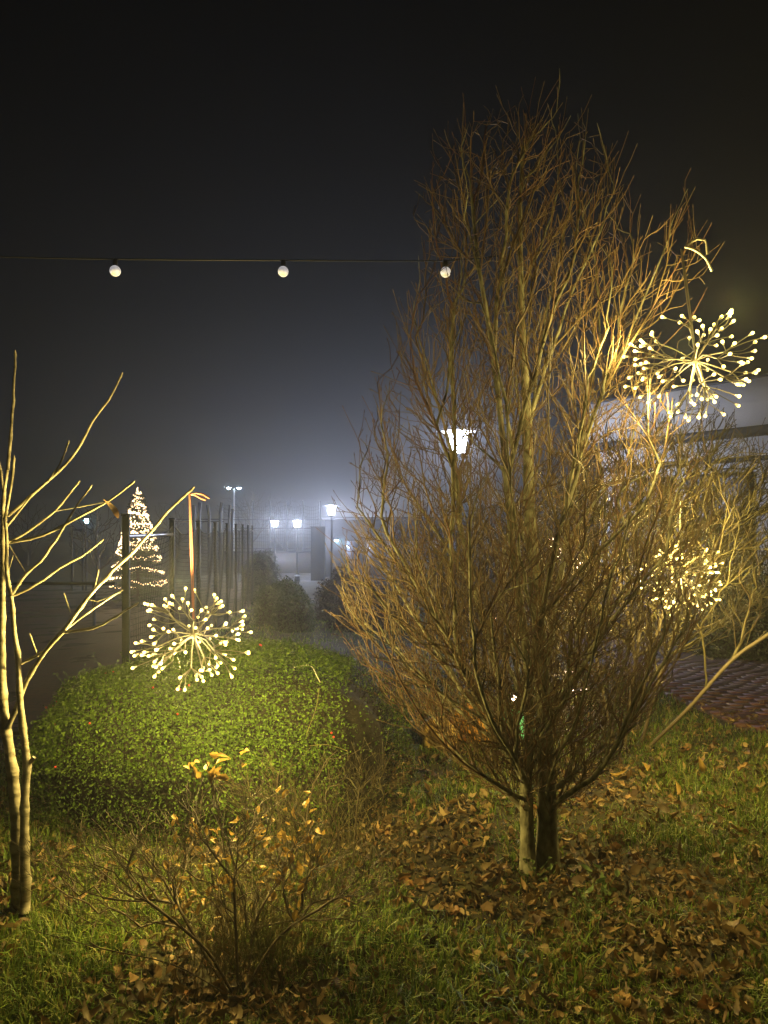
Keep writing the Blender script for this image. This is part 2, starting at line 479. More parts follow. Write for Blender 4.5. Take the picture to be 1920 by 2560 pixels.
for lp in ([(1322, 2010, 3.28), (1250, 1965, 3.2), (1150, 1900, 3.1), (1060, 1800, 3.0), (1000, 1700, 2.98)],
           [(1325, 1960, 3.28), (1255, 1870, 3.3), (1130, 1760, 3.4), (1010, 1640, 3.5)],
           [(1372, 2020, 3.32), (1450, 1965, 3.2), (1560, 1900, 3.1), (1680, 1800, 3.0)],
           [(1372, 1985, 3.36), (1470, 1900, 3.45), (1590, 1780, 3.55), (1700, 1640, 3.6)],
           [(1360, 2000, 3.3), (1390, 1900, 3.1), (1440, 1800, 2.95), (1480, 1650, 2.85)],
           [(1330, 1990, 3.26), (1290, 1900, 3.1), (1230, 1800, 2.95), (1180, 1650, 2.85)]):
    c_ = px_chain(lp, .07); i_ = int(np.argmin(np.linalg.norm(pl.pos[:n_t2] - c_[0], axis=1))); pl.add_chain(c_[1:], i_)
yL = [230, 300, 350, 450, 560, 650, 700, 760, 850, 950, 1050, 1150, 1250, 1350, 1450, 1550, 1650, 1750, 1850, 1930, 2020]
xL = [1290, 1120, 1080, 1030, 1025, 1040, 1010, 985, 960, 925, 905, 870, 845, 830, 830, 850, 890, 960, 1060, 1150, 1240]
yR = [230, 280, 320, 400, 500, 560, 600, 650, 750, 850, 1000, 1100, 1200, 1300, 1400, 1500, 1600, 1700, 1800, 1930, 2020]
xR = [1330, 1440, 1500, 1560, 1575, 1590, 1610, 1620, 1640, 1660, 1700, 1760, 1810, 1820, 1810, 1780, 1740, 1690, 1630, 1540, 1450]
def env_tips(n, y0, y1, r, out=0.5, ybias=1.0):
    T = []
    while len(T) < n:
        y = y0 + (y1 - y0) * r.random() ** ybias
        a, b = np.interp(y, yL, xL), np.interp(y, yR, xR)
        cxp, hw = (a + b) / 2, (b - a) / 2
        if r.random() > hw / 480: continue
        rho = r.random() ** out; th = r.random() * 2 * math.pi
        u = rho * math.cos(th); w = rho * math.sin(th)
        dep = 3.35 + w * hw / F * 3.35 * 0.72
        T.append(P(cxp + u * hw, y, dep))
    return T
r1 = np.random.default_rng(11)
first = env_tips(80, 280, 1650, r1, 0.3)
first += env_tips(30, 1450, 1900, r1, 0.25)
first += [P(1720, 602, 2.98), P(1762, 560, 2.98), P(1690, 560, 3.15), P(1675, 640, 3.1)]
main_t = env_tips(1300, 260, 1900, r1, 0.42)
fine = env_tips(3400, 240, 1960, r1, 0.6, .85)
fine += env_tips(900, 1350, 1980, r1, .5) + env_tips(420, 1700, 2020, r1, .4)
fine += [P(1690 + r1.normal(0, 45), 650 + r1.normal(0, 70), 3.2 + r1.normal(0, .08)) for _ in range(50)]
pl.grow(first, k=0.85, step=0.09, cmin=0.45, upend=0.22, bend=1.0, jit=.04)
pl.grow(main_t, k=0.55, step=0.07, upend=0.2, jit=0.05, bend=1.3)
pl.grow(fine, k=0.40, step=0.05, upend=0.36, jit=0.07, cmin=0.45, bend=1.2)
# side twigs and short spurs along the branches
def side_twigs(q, n, lo, hi, r, first=300, up=.5, spread=.5, fade=False):
    w_ = np.clip(1.25 - q.pos[first:q.n, 2] / 3.6, .12, 1) if fade else np.ones(q.n - first)
    ids = r.choice(np.arange(first, q.n), n, replace=False, p=w_ / w_.sum())
    for i in ids:
        d = q.dir[i] + r.normal(0, spread, 3) + UP * up; d /= np.linalg.norm(d)
        L = r.uniform(lo, hi); m = max(1, int(L / .05)); p = q.pos[i].copy(); pts = []
        for _ in range(m):
            d = d + r.normal(0, .10, 3) + UP * .10; d /= np.linalg.norm(d); p = p + d * L / m; pts.append(p)
        q.add_chain(pts, i)
side_twigs(pl, 5200, .05, .19, r1, up=.7, spread=.4, fade=True)

side_twigs(pl, 2600, .02, .05, r1, spread=.7, up=.25)
build_plant(tree, pl, 0.00165, 2.9, M['bark'], M['twig'], 0.0062, n_trunk=2, rmax=0.030, flare=0.4, max_limbs=70, rmin=[(0, n_t1, .048, .006), (n_t1, n_t2, .027, .004)])

# ---- shrubs made the same way
def shrub(name, label, base, tips, stems, r0, p, m1, m2, r_part, seed, spurs=0, k=0.3, upend=0.4, step=0.06, jit=.16, bud=1.3, rmax=.03, spur_len=.2):
    r = np.random.default_rng(seed)
    root = thing(name, label, 'shrub', (0, 0, 0))
    q = Plant(r)
    for sgm in stems: q.add_chain(smooth_poly(sgm, step))
    q.grow(tips, k=k, step=step, upend=upend, jit=jit, cmin=0.4)
    if spurs:
        side_twigs(q, spurs, .03, spur_len, r, 10, .35, .6)
    build_plant(root, q, r0, p, m1, m2, r_part, n_trunk=len(stems), rmax=rmax, bud=bud, trunk_names=('stem',), max_limbs=len(stems) + 14)
    return root, q

def blob_tips(n, r, px, py, hw, hh, d, dh, out=.5):
    T = []
    for _ in range(n):
        rho = r.random() ** out; v = r.normal(0, 1, 3); v /= np.linalg.norm(v)
        T.append(P(px + v[0] * rho * hw, py + v[1] * rho * hh, d + v[2] * rho * dh))
    return T

r2 = np.random.default_rng(21)
D = 5.2
tp = blob_tips(1700, r2, 1690, 1310, 330, 330, D, .8, .5) + blob_tips(800, r2, 1480, 1420, 240, 340, D + .4, .7, .5) + blob_tips(900, r2, 1790, 1330, 230, 260, D + .2, .5, .5)
stems = [[P(1560, 1885, D), P(1575, 1750, D), P(1600, 1550, D), P(1590, 1300, D + .1)],
         [P(1600, 1875, D + .1), P(1640, 1720, D), P(1700, 1520, D), P(1740, 1250, D)],
         [P(1620, 1870, D), P(1720, 1772, D - .2), P(1830, 1650, D - .3), P(1935, 1575, D - .4), P(2010, 1500, D - .4)],
         [P(1540, 1880, D + .1), P(1500, 1700, D + .2), P(1470, 1480, D + .3), P(1450, 1250, D + .3)],
         [P(1585, 1880, D + .3), P(1620, 1650, D + .4), P(1650, 1400, D + .5), P(1660, 1150, D + .5)]]
shrub('bare_shrub', 'large bare shrub with leaning green stems beside the brick path at the right', None, tp, stems, .0027, 3.0, M['dark_twig'], M['shrub_twig'], 0.012, 22, rmax=.0125, spurs=4500, upend=.35, step=.08, jit=.1)

r3 = np.random.default_rng(31)
D = 8.0
tp = blob_tips(1100, r3, 1180, 1440, 230, 230, D, .8, .5) + blob_tips(600, r3, 1390, 1420, 170, 220, D + .6, .7, .5)
def gy(px, d): return np.array([(px - CX) / F * d, d, float(G((px - CX) / F * d, d)) - .03])
stems = [[gy(1240, D), P(1220, 1600, D), P(1150, 1450, D)], [gy(1260, D), P(1270, 1600, D + .1), P(1280, 1430, D)],
         [gy(1360, D + .5), P(1370, 1600, D + .5), P(1400, 1420, D + .5)], [gy(1220, D + .2), P(1150, 1620, D + .2), P(1080, 1500, D)]]
shrub('bare_shrub', 'wide brown bare shrub seen through the big tree, behind its trunk', None, tp, stems, .0040, 2.8, M['dark_twig'], M['shrub_twig'], .02, 32, spurs=2200, upend=.3, step=.1, jit=.1)

r4 = np.random.default_rng(41)
D = 2.5
base = P(600, 2470, 2.47)
stems = [[P(595, 2480, 2.46), P(590, 2330, 2.47), P(585, 2200, 2.48)],
         [P(580, 2480, 2.45), P(520, 2380, 2.42), P(430, 2300, 2.4), P(300, 2200, 2.4)],
         [P(570, 2480, 2.47), P(480, 2330, 2.5), P(390, 2170, 2.55), P(290, 2060, 2.6)],
         [P(610, 2480, 2.45), P(700, 2340, 2.5), P(830, 2250, 2.5), P(990, 2115, 2.55)],
         [P(615, 2475, 2.5), P(640, 2300, 2.6), P(700, 2200, 2.65), P(745, 2120, 2.65)],
         [P(560, 2480, 2.42), P(430, 2410, 2.35), P(250, 2370, 2.3), P(60, 2320, 2.3)]]
tp = blob_tips(420, r4, 600, 2130, 290, 200, 2.62, .3, .5) + blob_tips(260, r4, 300, 2170, 260, 160, 2.5, .25, .5) + blob_tips(140, r4, 840, 2200, 170, 140, 2.6, .2, .5)
fsh, fpl = shrub('bare_rose_bush', 'thin dark leafless bush with a few yellow leaves at the bottom of the picture', None, tp, stems, .00095, 2.7, M['dark_twig'], M['dark_twig'], .0030, 42, spurs=900, spur_len=.10, upend=.2, step=.05, jit=.2, bud=1.2, rmax=.0048)
tp = blob_tips(170, r4, 900, 1950, 130, 90, 3.3, .18, .5) + blob_tips(150, r4, 700, 1980, 150, 90, 3.35, .15, .5)
stems = [[gy(880, 3.3), P(890, 2050, 3.3), P(900, 1960, 3.3)], [gy(860, 3.3), P(840, 2060, 3.3), P(800, 1990, 3.3)], [gy(720, 3.35), P(700, 2060, 3.35), P(690, 1980, 3.35)], [gy(760, 3.3), P(765, 2060, 3.3), P(775, 2000, 3.3)], [gy(920, 3.35), P(940, 2060, 3.35), P(960, 1990, 3.35)]]
shrub('dry_twig_clump', 'low clump of pale dry upright twigs in front of the green hedge', None, tp, stems, .0009, 2.4, M['dark_twig'], M['shrub_twig'], .006, 43, spurs=250, upend=.5, step=.05, rmax=.0035, spur_len=.1)

# yellow leaves still on the bush
def leaf_shape(L, W, n=5, curl=0.0, twist=0.0, r=None, wav=0.0):
    t = np.linspace(0, 1, n + 1)
    w = W * np.sin(np.pi * np.clip(t, 0.02, .985) ** 0.85)
    V = []; 
    for i in range(n + 1):
        for s in (-1, 0, 1):
            z = curl * (t[i] - .3) ** 2 * L * 2 + abs(s) * w[i] * (0.45 + twist * s)
            if r is not None: z += r.normal(0, wav)
            V.append((s * w[i] / 2, (t[i] - .5) * L, z))
    Q = []
    for i in range(n):
        for s in range(2):
            a = i * 3 + s
            Q.append((a, a + 1, a + 4, a + 3))
    return np.array(V), np.array(Q)

def crumpled_leaf(r):
    n, m = 7, 2; V = []; Q = []
    W = r.uniform(.38, .62); curl = r.uniform(-.4, .8); roll = r.choice([-1, 1, 1]) * r.uniform(.3, 1.6); ph = r.random(4) * 6; am = r.uniform(.03, .08)
    for i in range(n + 1):
        t = i / n; w = W * .5 * math.sin(math.pi * min(max(t, .02), .985) ** .8) * (1 + .12 * math.sin(t * 19 + ph[0]))
        for j in range(-m, m + 1):
            u = j / m; a = u * roll
            x = math.sin(a) / roll * w if abs(roll) > .05 else u * w
            z = (1 - math.cos(a)) * w * 1.3 + curl * (t - .35) ** 2 + am * math.sin(t * 9 + u * 2.5 + ph[1]) * (.3 + abs(u)) + am * .6 * math.sin(t * 17 + u * 4 + ph[2]) + .05 * abs(u)
            V.append((x + .06 * math.sin(t * 3 + ph[3]), t - .5, z))
    c = 2 * m + 1
    for i in range(n):
        for j in range(2 * m): a = i * c + j; Q.append((a, a + 1, a + c + 1, a + c))
    return np.array(V), np.array(Q)

def rot_rand(r, tilt):
    q = Quaternion((0, 0, 1), r.random() * 6.283) @ Quaternion((1, 0, 0), r.normal(0, tilt)) @ Quaternion((0, 1, 0), r.normal(0, tilt))
    return np.array(q.to_matrix())

r5 = np.random.default_rng(51)
for (px, py, sx, sy, d, n, sz) in [(520, 1930, 42, 24, 2.62, 15, .055), (745, 2140, 55, 60, 2.65, 60, .042), (500, 2200, 70, 40, 2.55, 26, .040), (690, 2090, 90, 40, 2.75, 36, .042), (480, 2100, 60, 40, 2.7, 18, .038), (735, 2250, 30, 40, 2.55, 18, .046), (430, 2250, 50, 50, 2.55, 14, .036)]:
    for _ in range(n):
        Vl, Ql = leaf_shape(sz * r5.uniform(.7, 1.2), sz * .5, 3, r5.uniform(-.3, .5), 0, r5, .002)
        b = MB(); b.add(Vl @ rot_rand(r5, .8).T, [Ql])
        obj('leaf', b, M['yellow_leaf'], fsh, P(px + r5.normal(0, sx), py + r5.normal(0, sy), d + r5.normal(0, .06)), smooth=True)
# the tall bare stem that carries the highest leaf cluster
b = MB(); b.tube(px_chain([(590, 2300, 2.5), (560, 2120, 2.58), (540, 2000, 2.6), (515, 1900, 2.62)]), [.004] + [.003] * 20 if False else .0024, 4)
obj('stem', b, M['dark_twig'], fsh, smooth=True)

# ------------------------------------------------------------------ young tree at the left
ltree = thing('young_tree', 'smooth pale forked young tree standing at the left edge', 'tree')
def branch(name, pts, d, w0, w1, m=M['pale_bark'], n=8, bud=True, knots=True, dz=0.0):
    """pts in pixels, d depth (or list), w0 w1 = half width in pixels at either end"""
    k = len(pts); ds = np.full(k, d) if np.isscalar(d) else np.asarray(d, float)
    C = smooth_poly([P(p[0], p[1], ds[i]) for i, p in enumerate(pts)], 0.035)
    t = np.linspace(0, 1, len(C)); r = .74 * (w0 + (w1 - w0) * t) / F * ds.mean()
    if knots and len(C) > 5:
        kk = np.arange(3, len(C) - 1, 4); r[kk] *= 1.22
        C[kk] += np.random.default_rng(int(abs(pts[0][0] * 13 + pts[0][1]))).normal(0, .0022, (len(kk), 3))
    if bud:
        dv = C[-1] - C[-2]; dv /= np.linalg.norm(dv)
        C = np.vstack([C, C[-1] + dv * .012, C[-1] + dv * .03]); r = np.concatenate([r, [r[-1] * 1.35, r[-1] * .3]])
    b = MB(); b.tube(C, r, n)
    return obj(name, b, m, ltree, smooth=True)
d = 2.93
branch('trunk', [(42, 2285), (46, 2240), (45, 2140), (38, 2000), (24, 1880), (10, 1780), (4, 1660), (6, 1500), (8, 1354), (8, 1250), (19, 1175)], d, 23, 4.5, n=14, bud=False)
branch('trunk', [(62, 2280), (64, 2220), (62, 2130), (62, 2000), (67, 1915), (60, 1840), (50, 1750), (46, 1662), (36, 1582), (30, 1506), (28, 1490)], d - .03, 17, 6.5, n=14, bud=False)
branch('branch_stub', [(66, 1915), (78, 1903), (86, 1893)], d - .03, 10, 7, bud=False, knots=False)
branch('branch', [(28, 1490), (17, 1430), (17, 1357), (15, 1297), (23, 1240), (30, 1200), (34, 1156)], d - .02, 7, 4)
branch('branch', [(19, 1175), (28, 1073), (32, 1004), (38, 893)], d, 6, 3.6)
branch('branch', [(12, 1837), (46, 1758), (68, 1700), (114, 1627), (156, 1581), (216, 1498), (281, 1426), (319, 1393), (380, 1327), (420, 1278), (474, 1228)], [2.92, 2.92, 2.92, 2.92, 2.92, 2.94, 2.97, 2.99, 3.02, 3.04, 3.06], 9, 4)
branch('branch', [(46, 1662), (80, 1645), (114, 1627)], 2.94, 5, 5, bud=False)
branch('branch', [(156, 1581), (239, 1568), (290, 1540), (333, 1515)], [2.93, 2.9, 2.87, 2.85], 5, 3.2)
branch('branch', [(158, 1579), (216, 1534), (275, 1495), (292, 1484)], [2.93, 2.96, 3.0, 3.0], 3.6, 2.2)
branch('twig', [(216, 1498), (245, 1503), (292, 1483)], 2.93, 2, 1.4)
branch('twig', [(237, 1468), (240, 1455), (243, 1442)], 2.92, 2.6, 2)
branch('twig', [(177, 1532), (170, 1515), (165, 1499)], 2.93, 2.6, 2)
branch('twig', [(97, 1650), (88, 1622), (80, 1600)], 2.94, 2.8, 2.4)
branch('branch', [(28, 1490), (66, 1433), (102, 1403), (140, 1350), (171, 1297), (197, 1256), (220, 1226)], [2.95, 2.93, 2.92, 2.9, 2.88, 2.86, 2.85], 5.5, 3)
branch('branch', [(28, 1492), (90, 1463), (150, 1420), (203, 1392), (245, 1360)], [2.95, 2.97, 3.0, 3.02, 3.05], 4.5, 2.8)
branch('branch', [(17, 1357), (60, 1335), (137, 1278), (165, 1245), (189, 1215)], [2.96, 2.98, 3.0, 3.02, 3.03], 4.6, 3)
branch('branch', [(15, 1358), (90, 1343), (130, 1328), (211, 1285), (275, 1250), (325, 1212)], [2.98, 2.93, 2.9, 2.87, 2.85, 2.83], 5.5, 3)
branch('twig', [(137, 1278), (205, 1266), (272, 1253)], 2.95, 1.6, 1.2, bud=False)
branch('twig', [(22, 1362), (45, 1400), (68, 1437)], 2.95, 1.3, 1.1, bud=False)
branch('branch', [(20, 1290), (80, 1237), (165, 1160), (205, 1105), (232, 1052), (272, 1000), (299, 947)], [2.97, 2.96, 2.95, 2.94, 2.93, 2.92, 2.91], 6, 3)
branch('branch', [(18, 1315), (50, 1275), (80, 1237)], 2.95, 4.2, 3.4, bud=False)
branch('branch', [(120, 1203), (150, 1160), (167, 1117)], 2.95, 3.4, 2.8)
branch('branch', [(10, 1250), (2, 1180), (-10, 1120)], 3.0, 4, 3)
branch('branch', [(8, 1430), (-10, 1428), (-40, 1420)], 2.95, 5, 4)
branch('twig', [(25, 1440), (22, 1425), (28, 1405)], 2.95, 2.4, 2)
Vl, Ql = leaf_shape(.075, .03, 6, 1.2, .3, r5, .003)
b = MB(); b.add(Vl @ np.array((Quaternion((0, 1, 0), -.45) @ Quaternion((1, 0, 0), 1.45)).to_matrix()).T, [Ql])
tag(obj('hanging_leaf', b, M['fallen'], None, P(292, 1277, 2.84), smooth=True), 'curled dead brown leaf dangling from a twig of the left tree', 'leaf')

# ------------------------------------------------------------------ festoon of unlit bulbs, given a faint glow
fest = thing('festoon_lights', 'dark cable with three round white bulbs strung across the sky', 'string lights')
b = MB(); b.tube(px_chain([(-120, 635, 3.1), (0, 642, 3.1), (288, 648, 3.15), (708, 651, 3.2), (1114, 652, 3.25), (1245, 640, 3.3)], .1), .0034, 5)
obj('cable', b, M['black'], fest)
for (px, py, dd) in [(288, 650, 3.15), (708, 652, 3.2), (1114, 654, 3.25)]:
    c = P(px, py, dd)
    b = MB(); b.lathe([(.006, .004), (.011, .002), (.012, -.012), (.0105, -.026)], 12)
    s = obj('socket', b, M['black'], fest, c, smooth=True)
    a = np.linspace(0.25, math.pi - .02, 10)
    b = MB(); b.lathe([(.0235 * math.sin(t) + .0005, -.026 - .0225 + .0235 * math.cos(t)) for t in a], 18)
    obj('bulb', b, M['festoon'], s, smooth=True)

# ------------------------------------------------------------------ glowing ornament balls
bb = MB(); bb.lathe([(.0018, -.013), (.0032, -.007), (.0054, 0), (.0064, .004), (.0056, .008), (.0030, .0105), (.001, .0115)], 9)
bulb_me = bb.mesh('bulb', True)
M['neck_halo'] = mat_emit('bulb_neck_halo', (1.0, .66, .14), 1.15, False)  # amber glow on the neck paints the yellow halo round a bulb
M['neck_halo_pink'] = mat_emit('rosy_neck_halo', (1.0, .5, .25), 1.5, False)  # same painted halo in the rosy tone
for m_ in ('bulb', 'neck_halo'): bulb_me.materials.append(M[m_])
for pg in bulb_me.polygons:
    if pg.center.z < .002: pg.material_index = 1
bulb_pk = bulb_me.copy(); bulb_pk.materials.clear()
for m_ in ('bulb_pink', 'neck_halo_pink'): bulb_pk.materials.append(M[m_])

def fib(n, r):
    i = np.arange(n) + .5; ph = np.arccos(1 - 2 * i / n); th = math.pi * (1 + 5 ** .5) * i + r.random() * 6
    return np.stack([np.cos(th) * np.sin(ph), np.sin(th) * np.sin(ph), np.cos(ph)], 1)

def light_ball(label, c, R, seed, m_b, ribbon_from=None, m_rib=None, parts=True, watts=BALL_W, narm=22, nfork=5, up_cut=2):
    r = np.random.default_rng(seed)
    root = thing('light_ball', label, 'light ball', c, 'hanging balls of light branches')
    b = MB()
    b.lathe([(.004, -.02), (.014, -.014), (.018, 0), (.014, .014), (.006, .03), (.005, .06)], 12)
    obj('hub', b, M['wire'], root, smooth=True)
    joined = MB(); jb = MB()
    bw = np.array([v.co[:] for v in bulb_me.vertices]); bf = [list(pg.vertices) for pg in bulb_me.polygons]
    for dv in fib(narm, r):
        if dv[2] > .93: continue
        sq_ = np.array([1, 1, .84])
        dv = dv + r.normal(0, .12, 3); dv /= np.linalg.norm(dv)
        L = R * r.uniform(.42, .68)
        side = np.cross(dv, UP); side /= np.linalg.norm(side) + 1e-6
        b = MB() if parts else joined
        sag = np.array([0, 0, -.012])
        b.tube(smooth_poly([dv * .008, dv * L * .5 + r.normal(0, .006, 3), dv * L + sag], .03), np.linspace(.0042, .0032, len(smooth_poly([dv * .008, dv * L * .5, dv * L], .03))) if False else .0030, 6)
        fk = dv * L + sag; ends = []
        for k in range(nfork):
            a = 2 * math.pi * k / nfork + r.normal(0, .3)
            e1 = side; e2 = np.cross(dv, e1)
            spread = r.uniform(.35, 1.0) if k else .15
            o = dv + spread * (math.cos(a) * e1 + math.sin(a) * e2); o /= np.linalg.norm(o)
            tip = fk + o * (R - L) * r.uniform(.6, 1.3)
            tip = tip * sq_; mid = fk * .5 + tip * .5 + r.normal(0, .008, 3)
            b.tube(smooth_poly([fk, mid, tip], .025), .0019, 5)
            dd = tip - mid; dd /= np.linalg.norm(dd); ends.append((tip + dd * .010, dd))
        if parts: arm = obj('arm', b, M['wire'], root, smooth=True)
        for p, dd in ends:
            qd = Vector(dd).to_track_quat('Z', 'Y')
            if parts:
                o = obj('bulb', m_b, None, arm, p); o.rotation_mode = 'QUATERNION'; o.rotation_quaternion = qd
            else:
                VV = bw @ np.array(qd.to_matrix()).T * 1.7 + p
                jb.add(VV, [[f for f in bf if len(f) == 4]])
    if parts:
        for dv in fib(8, r): spot_light(root, dv * R * .95, dv, watts / 8, (1.0, .76, .22), .03)
        point_light(root, (0, 0, -.05), 7.0, (1.0, .72, .28), .06)  # extra light added at the hub to brighten the arms; no bulb there
    else: point_light(root, (0, 0, 0), PINK_W, (1.0, .68, .48), .05)
    if not parts:
        obj('arms', joined, M['wire'], root, smooth=True)
        me = jb.mesh('bulbs', True); me.materials.append(m_b.materials[0])
        obj('bulbs', me, None, root, kind='stuff')
    if ribbon_from is not None:
        top = np.array(ribbon_from) - np.array(c)
        b = MB()
        for off in (-.0035, .004):
            pts = smooth_poly([np.array([off * .4, 0, .03]), top * .5 + np.array([off, .002, 0.02]), top + np.array([off * .3, 0, 0])], .04)
            n = len(pts); w = np.array([.0028, 0, 0]); th = np.array([0, .0006, 0])
            V = np.concatenate([pts - w - th, pts + w - th, pts + w + th, pts - w + th])
            k = np.arange(n - 1)
            fs = []
            for s0, s1 in ((0, 1), (1, 2), (2, 3), (3, 0)):
                fs.append(np.stack([s0 * n + k, s1 * n + k, s1 * n + k + 1, s0 * n + k + 1], 1))
            b.add(V, fs)
        rib = obj('ribbon', b, m_rib, root)
        return root, rib, top
    return root, None, None

def ribbon_tail(parent, m, pts, w=.0045):
    C = smooth_poly(pts, .02); n = len(C); t = np.gradient(C, axis=0); t /= np.linalg.norm(t, axis=1, keepdims=True)
    sd = np.cross(t, np.array([0, 1.0, 0.2])); sd /= np.linalg.norm(sd, axis=1, keepdims=True)
    sd = sd * (w * (.55 + .45 * np.abs(np.sin(np.arange(n) * .7))))[:, None]
    th = np.array([0, .0006, 0])
    V = np.concatenate([C - sd - th, C + sd - th, C + sd + th, C - sd + th]); k = np.arange(n - 1)
    fs = [np.stack([a * n + k, c * n + k, c * n + k + 1, a * n + k + 1], 1) for a, c in ((0, 1), (1, 2), (2, 3), (3, 0))]
    b = MB(); b.add(V, fs)
    return obj('ribbon_tail', b, m, parent)

cA = P(484, 1585, 3.06)
A, rb, top = light_ball('glowing ball of light branches on a pink ribbon above the hedge', cA, .235, 101, bulb_me, P(474, 1232, 3.06), M['ribbon_pink'])
q = P(474, 1236, 3.06) - cA
ribbon_tail(A, M['ribbon_pink'], [q, q + np.array([.03, 0, .006]), q + np.array([.06, -.01, .0]), q + np.array([.088, -.01, -.018])])
ribbon_tail(A, M['ribbon_pink'], [q, q + np.array([.025, .01, -.004]), q + np.array([.045, .01, -.016]), q + np.array([.068, .01, -.024])])
cB = P(1738, 902, 2.85)
B, rb, top = light_ball('glowing ball on a cream ribbon high at the right edge, highest of all', cB, .238, 102, bulb_me, P(1703, 622, 2.98), M['ribbon_white'], watts=250)
q = P(1712, 618, 2.96) - cB
ribbon_tail(B, M['ribbon_white'], [q, q + np.array([.05, 0, .035]), q + np.array([.085, 0, .03]), q + np.array([.095, 0, -.03])], .006)
ribbon_tail(B, M['ribbon_white'], [q, q + np.array([.04, 0, -.01]), q + np.array([.085, 0, -.045]), q + np.array([.115, 0, -.10])], .006)
cC = P(1702, 1440, 4.3)
light_ball('glowing ball half hidden in the twigs of the shrub at the right', cC, .235, 103, bulb_me, P(1700, 1250, 4.4), M['ribbon_white'], watts=600)
light_ball('small rosy ball of lights seen through the tree, beside its trunk', P(1404, 1385, 6.4), .22, 104, bulb_pk, None, None, False, 9, 3)
light_ball('small rosy ball of lights far behind the left half of the tree', P(1195, 1532, 8.8), .2, 105, bulb_pk, None, None, False, 8, 3)
light_ball('small rosy ball of lights low behind the tree, right of its trunk', P(1412, 1688, 6.6), .2, 106, bulb_pk, None, None, False, 8, 3)
light_ball('rosy ball of lights resting over the turquoise cover', P(1318, 1765, 5.7), .11, 107, bulb_pk, None, None, False, 8, 3)

# ------------------------------------------------------------------ hedges and bushes
def super_pt(dv, n):
    return dv / ((np.abs(dv) ** n).sum(1, keepdims=True) ** (1 / n))

def leafy_mound(root, c, ext, n_leaves, leaf, m_leaf, expo=3.2, seed=1, rag=.05, keep=None, core=.88, lump=.06, twigs=0, m_twig=None):
    r = np.random.default_rng(seed)
    ext = np.array(ext); c = np.array(c)
    ph = r.random((6, 3)) * 6; fr = r.uniform(2, 6, (6, 3))
    def lumps(p):
        s = 0
        for k in range(6): s = s + np.sin((p * fr[k]).sum(1) + ph[k, 0])
        return 1 + lump * s / 2.5
    # solid core, dark to stand for the shade between the leaves
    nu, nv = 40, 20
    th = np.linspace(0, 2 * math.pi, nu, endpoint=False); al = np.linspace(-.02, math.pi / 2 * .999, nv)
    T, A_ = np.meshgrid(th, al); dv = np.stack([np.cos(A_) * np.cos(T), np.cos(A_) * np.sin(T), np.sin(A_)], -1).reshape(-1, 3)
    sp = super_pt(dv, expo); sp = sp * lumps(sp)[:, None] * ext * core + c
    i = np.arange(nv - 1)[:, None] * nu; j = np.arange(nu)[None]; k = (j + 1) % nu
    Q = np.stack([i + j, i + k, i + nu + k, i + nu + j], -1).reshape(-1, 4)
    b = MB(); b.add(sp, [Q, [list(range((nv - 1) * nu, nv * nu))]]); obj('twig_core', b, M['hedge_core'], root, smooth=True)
    # leaves
    dv = r.normal(0, 1, (int(n_leaves * 2.4), 3)); dv[:, 2] = np.abs(dv[:, 2]) - .05; dv /= np.linalg.norm(dv, axis=1, keepdims=True)
    sp = super_pt(dv, expo); sp = sp * lumps(sp)[:, None]
    g = np.sign(sp) * np.abs(sp) ** (expo - 1) / ext; g /= np.linalg.norm(g, axis=1, keepdims=True)
    if keep is not None: kk = r.random(len(sp)) < keep(sp); sp, g = sp[kk], g[kk]
    sp, g = sp[:n_leaves], g[:n_leaves]
    n = len(sp)
    p = c + sp * ext * (1 - np.minimum(r.exponential(rag, n), .3))[:, None] + g * (r.random(n) ** 3 * leaf * 2.2)[:, None]
    nrm = g + r.normal(0, .55, (n, 3)); nrm /= np.linalg.norm(nrm, axis=1, keepdims=True)
    t = np.cross(nrm, r.normal(0, 1, (n, 3))); t /= np.linalg.norm(t, axis=1, keepdims=True); s = np.cross(nrm, t)
    L = leaf * r.uniform(.6, 1.25, n)[:, None]
    V = np.stack([p - t * L * .5, p + s * L * .3 + nrm * L * .14, p + t * L * .55, p - s * L * .3 + nrm * L * .14], 1).reshape(-1, 3)
    a = np.arange(n)[:, None] * 4
    Fc = np.concatenate([a + np.array([[0, 1, 2]]), a + np.array([[0, 2, 3]])])
    obj('foliage', new_mesh('foliage', V, [Fc]), m_leaf, root, kind='stuff')
    if twigs:
        b = MB()
        dv = r.normal(0, 1, (twigs * 3, 3)); dv[:, 2] = np.abs(dv[:, 2]); dv /= np.linalg.norm(dv, axis=1, keepdims=True)
        sp = super_pt(dv, expo)
        if keep is not None: sp = sp[r.random(len(sp)) < 1.1 - keep(sp)]
        for q_ in sp[:twigs]:
            p0 = c + q_ * ext * r.uniform(.82, .9); d_ = q_ / ext + r.normal(0, .9, 3) + UP * .3; d_ /= np.linalg.norm(d_)
            p1 = p0 + d_ * r.uniform(.06, .16); p2 = p1 + (d_ + r.normal(0, .4, 3)) * r.uniform(.03, .12)
            b.tube(np.array([p0, p1, p2]), [.0022, .0017, .001], 3, cap=False)
        obj('bare_twigs', b, m_twig, root, kind='stuff')
    return p, nrm

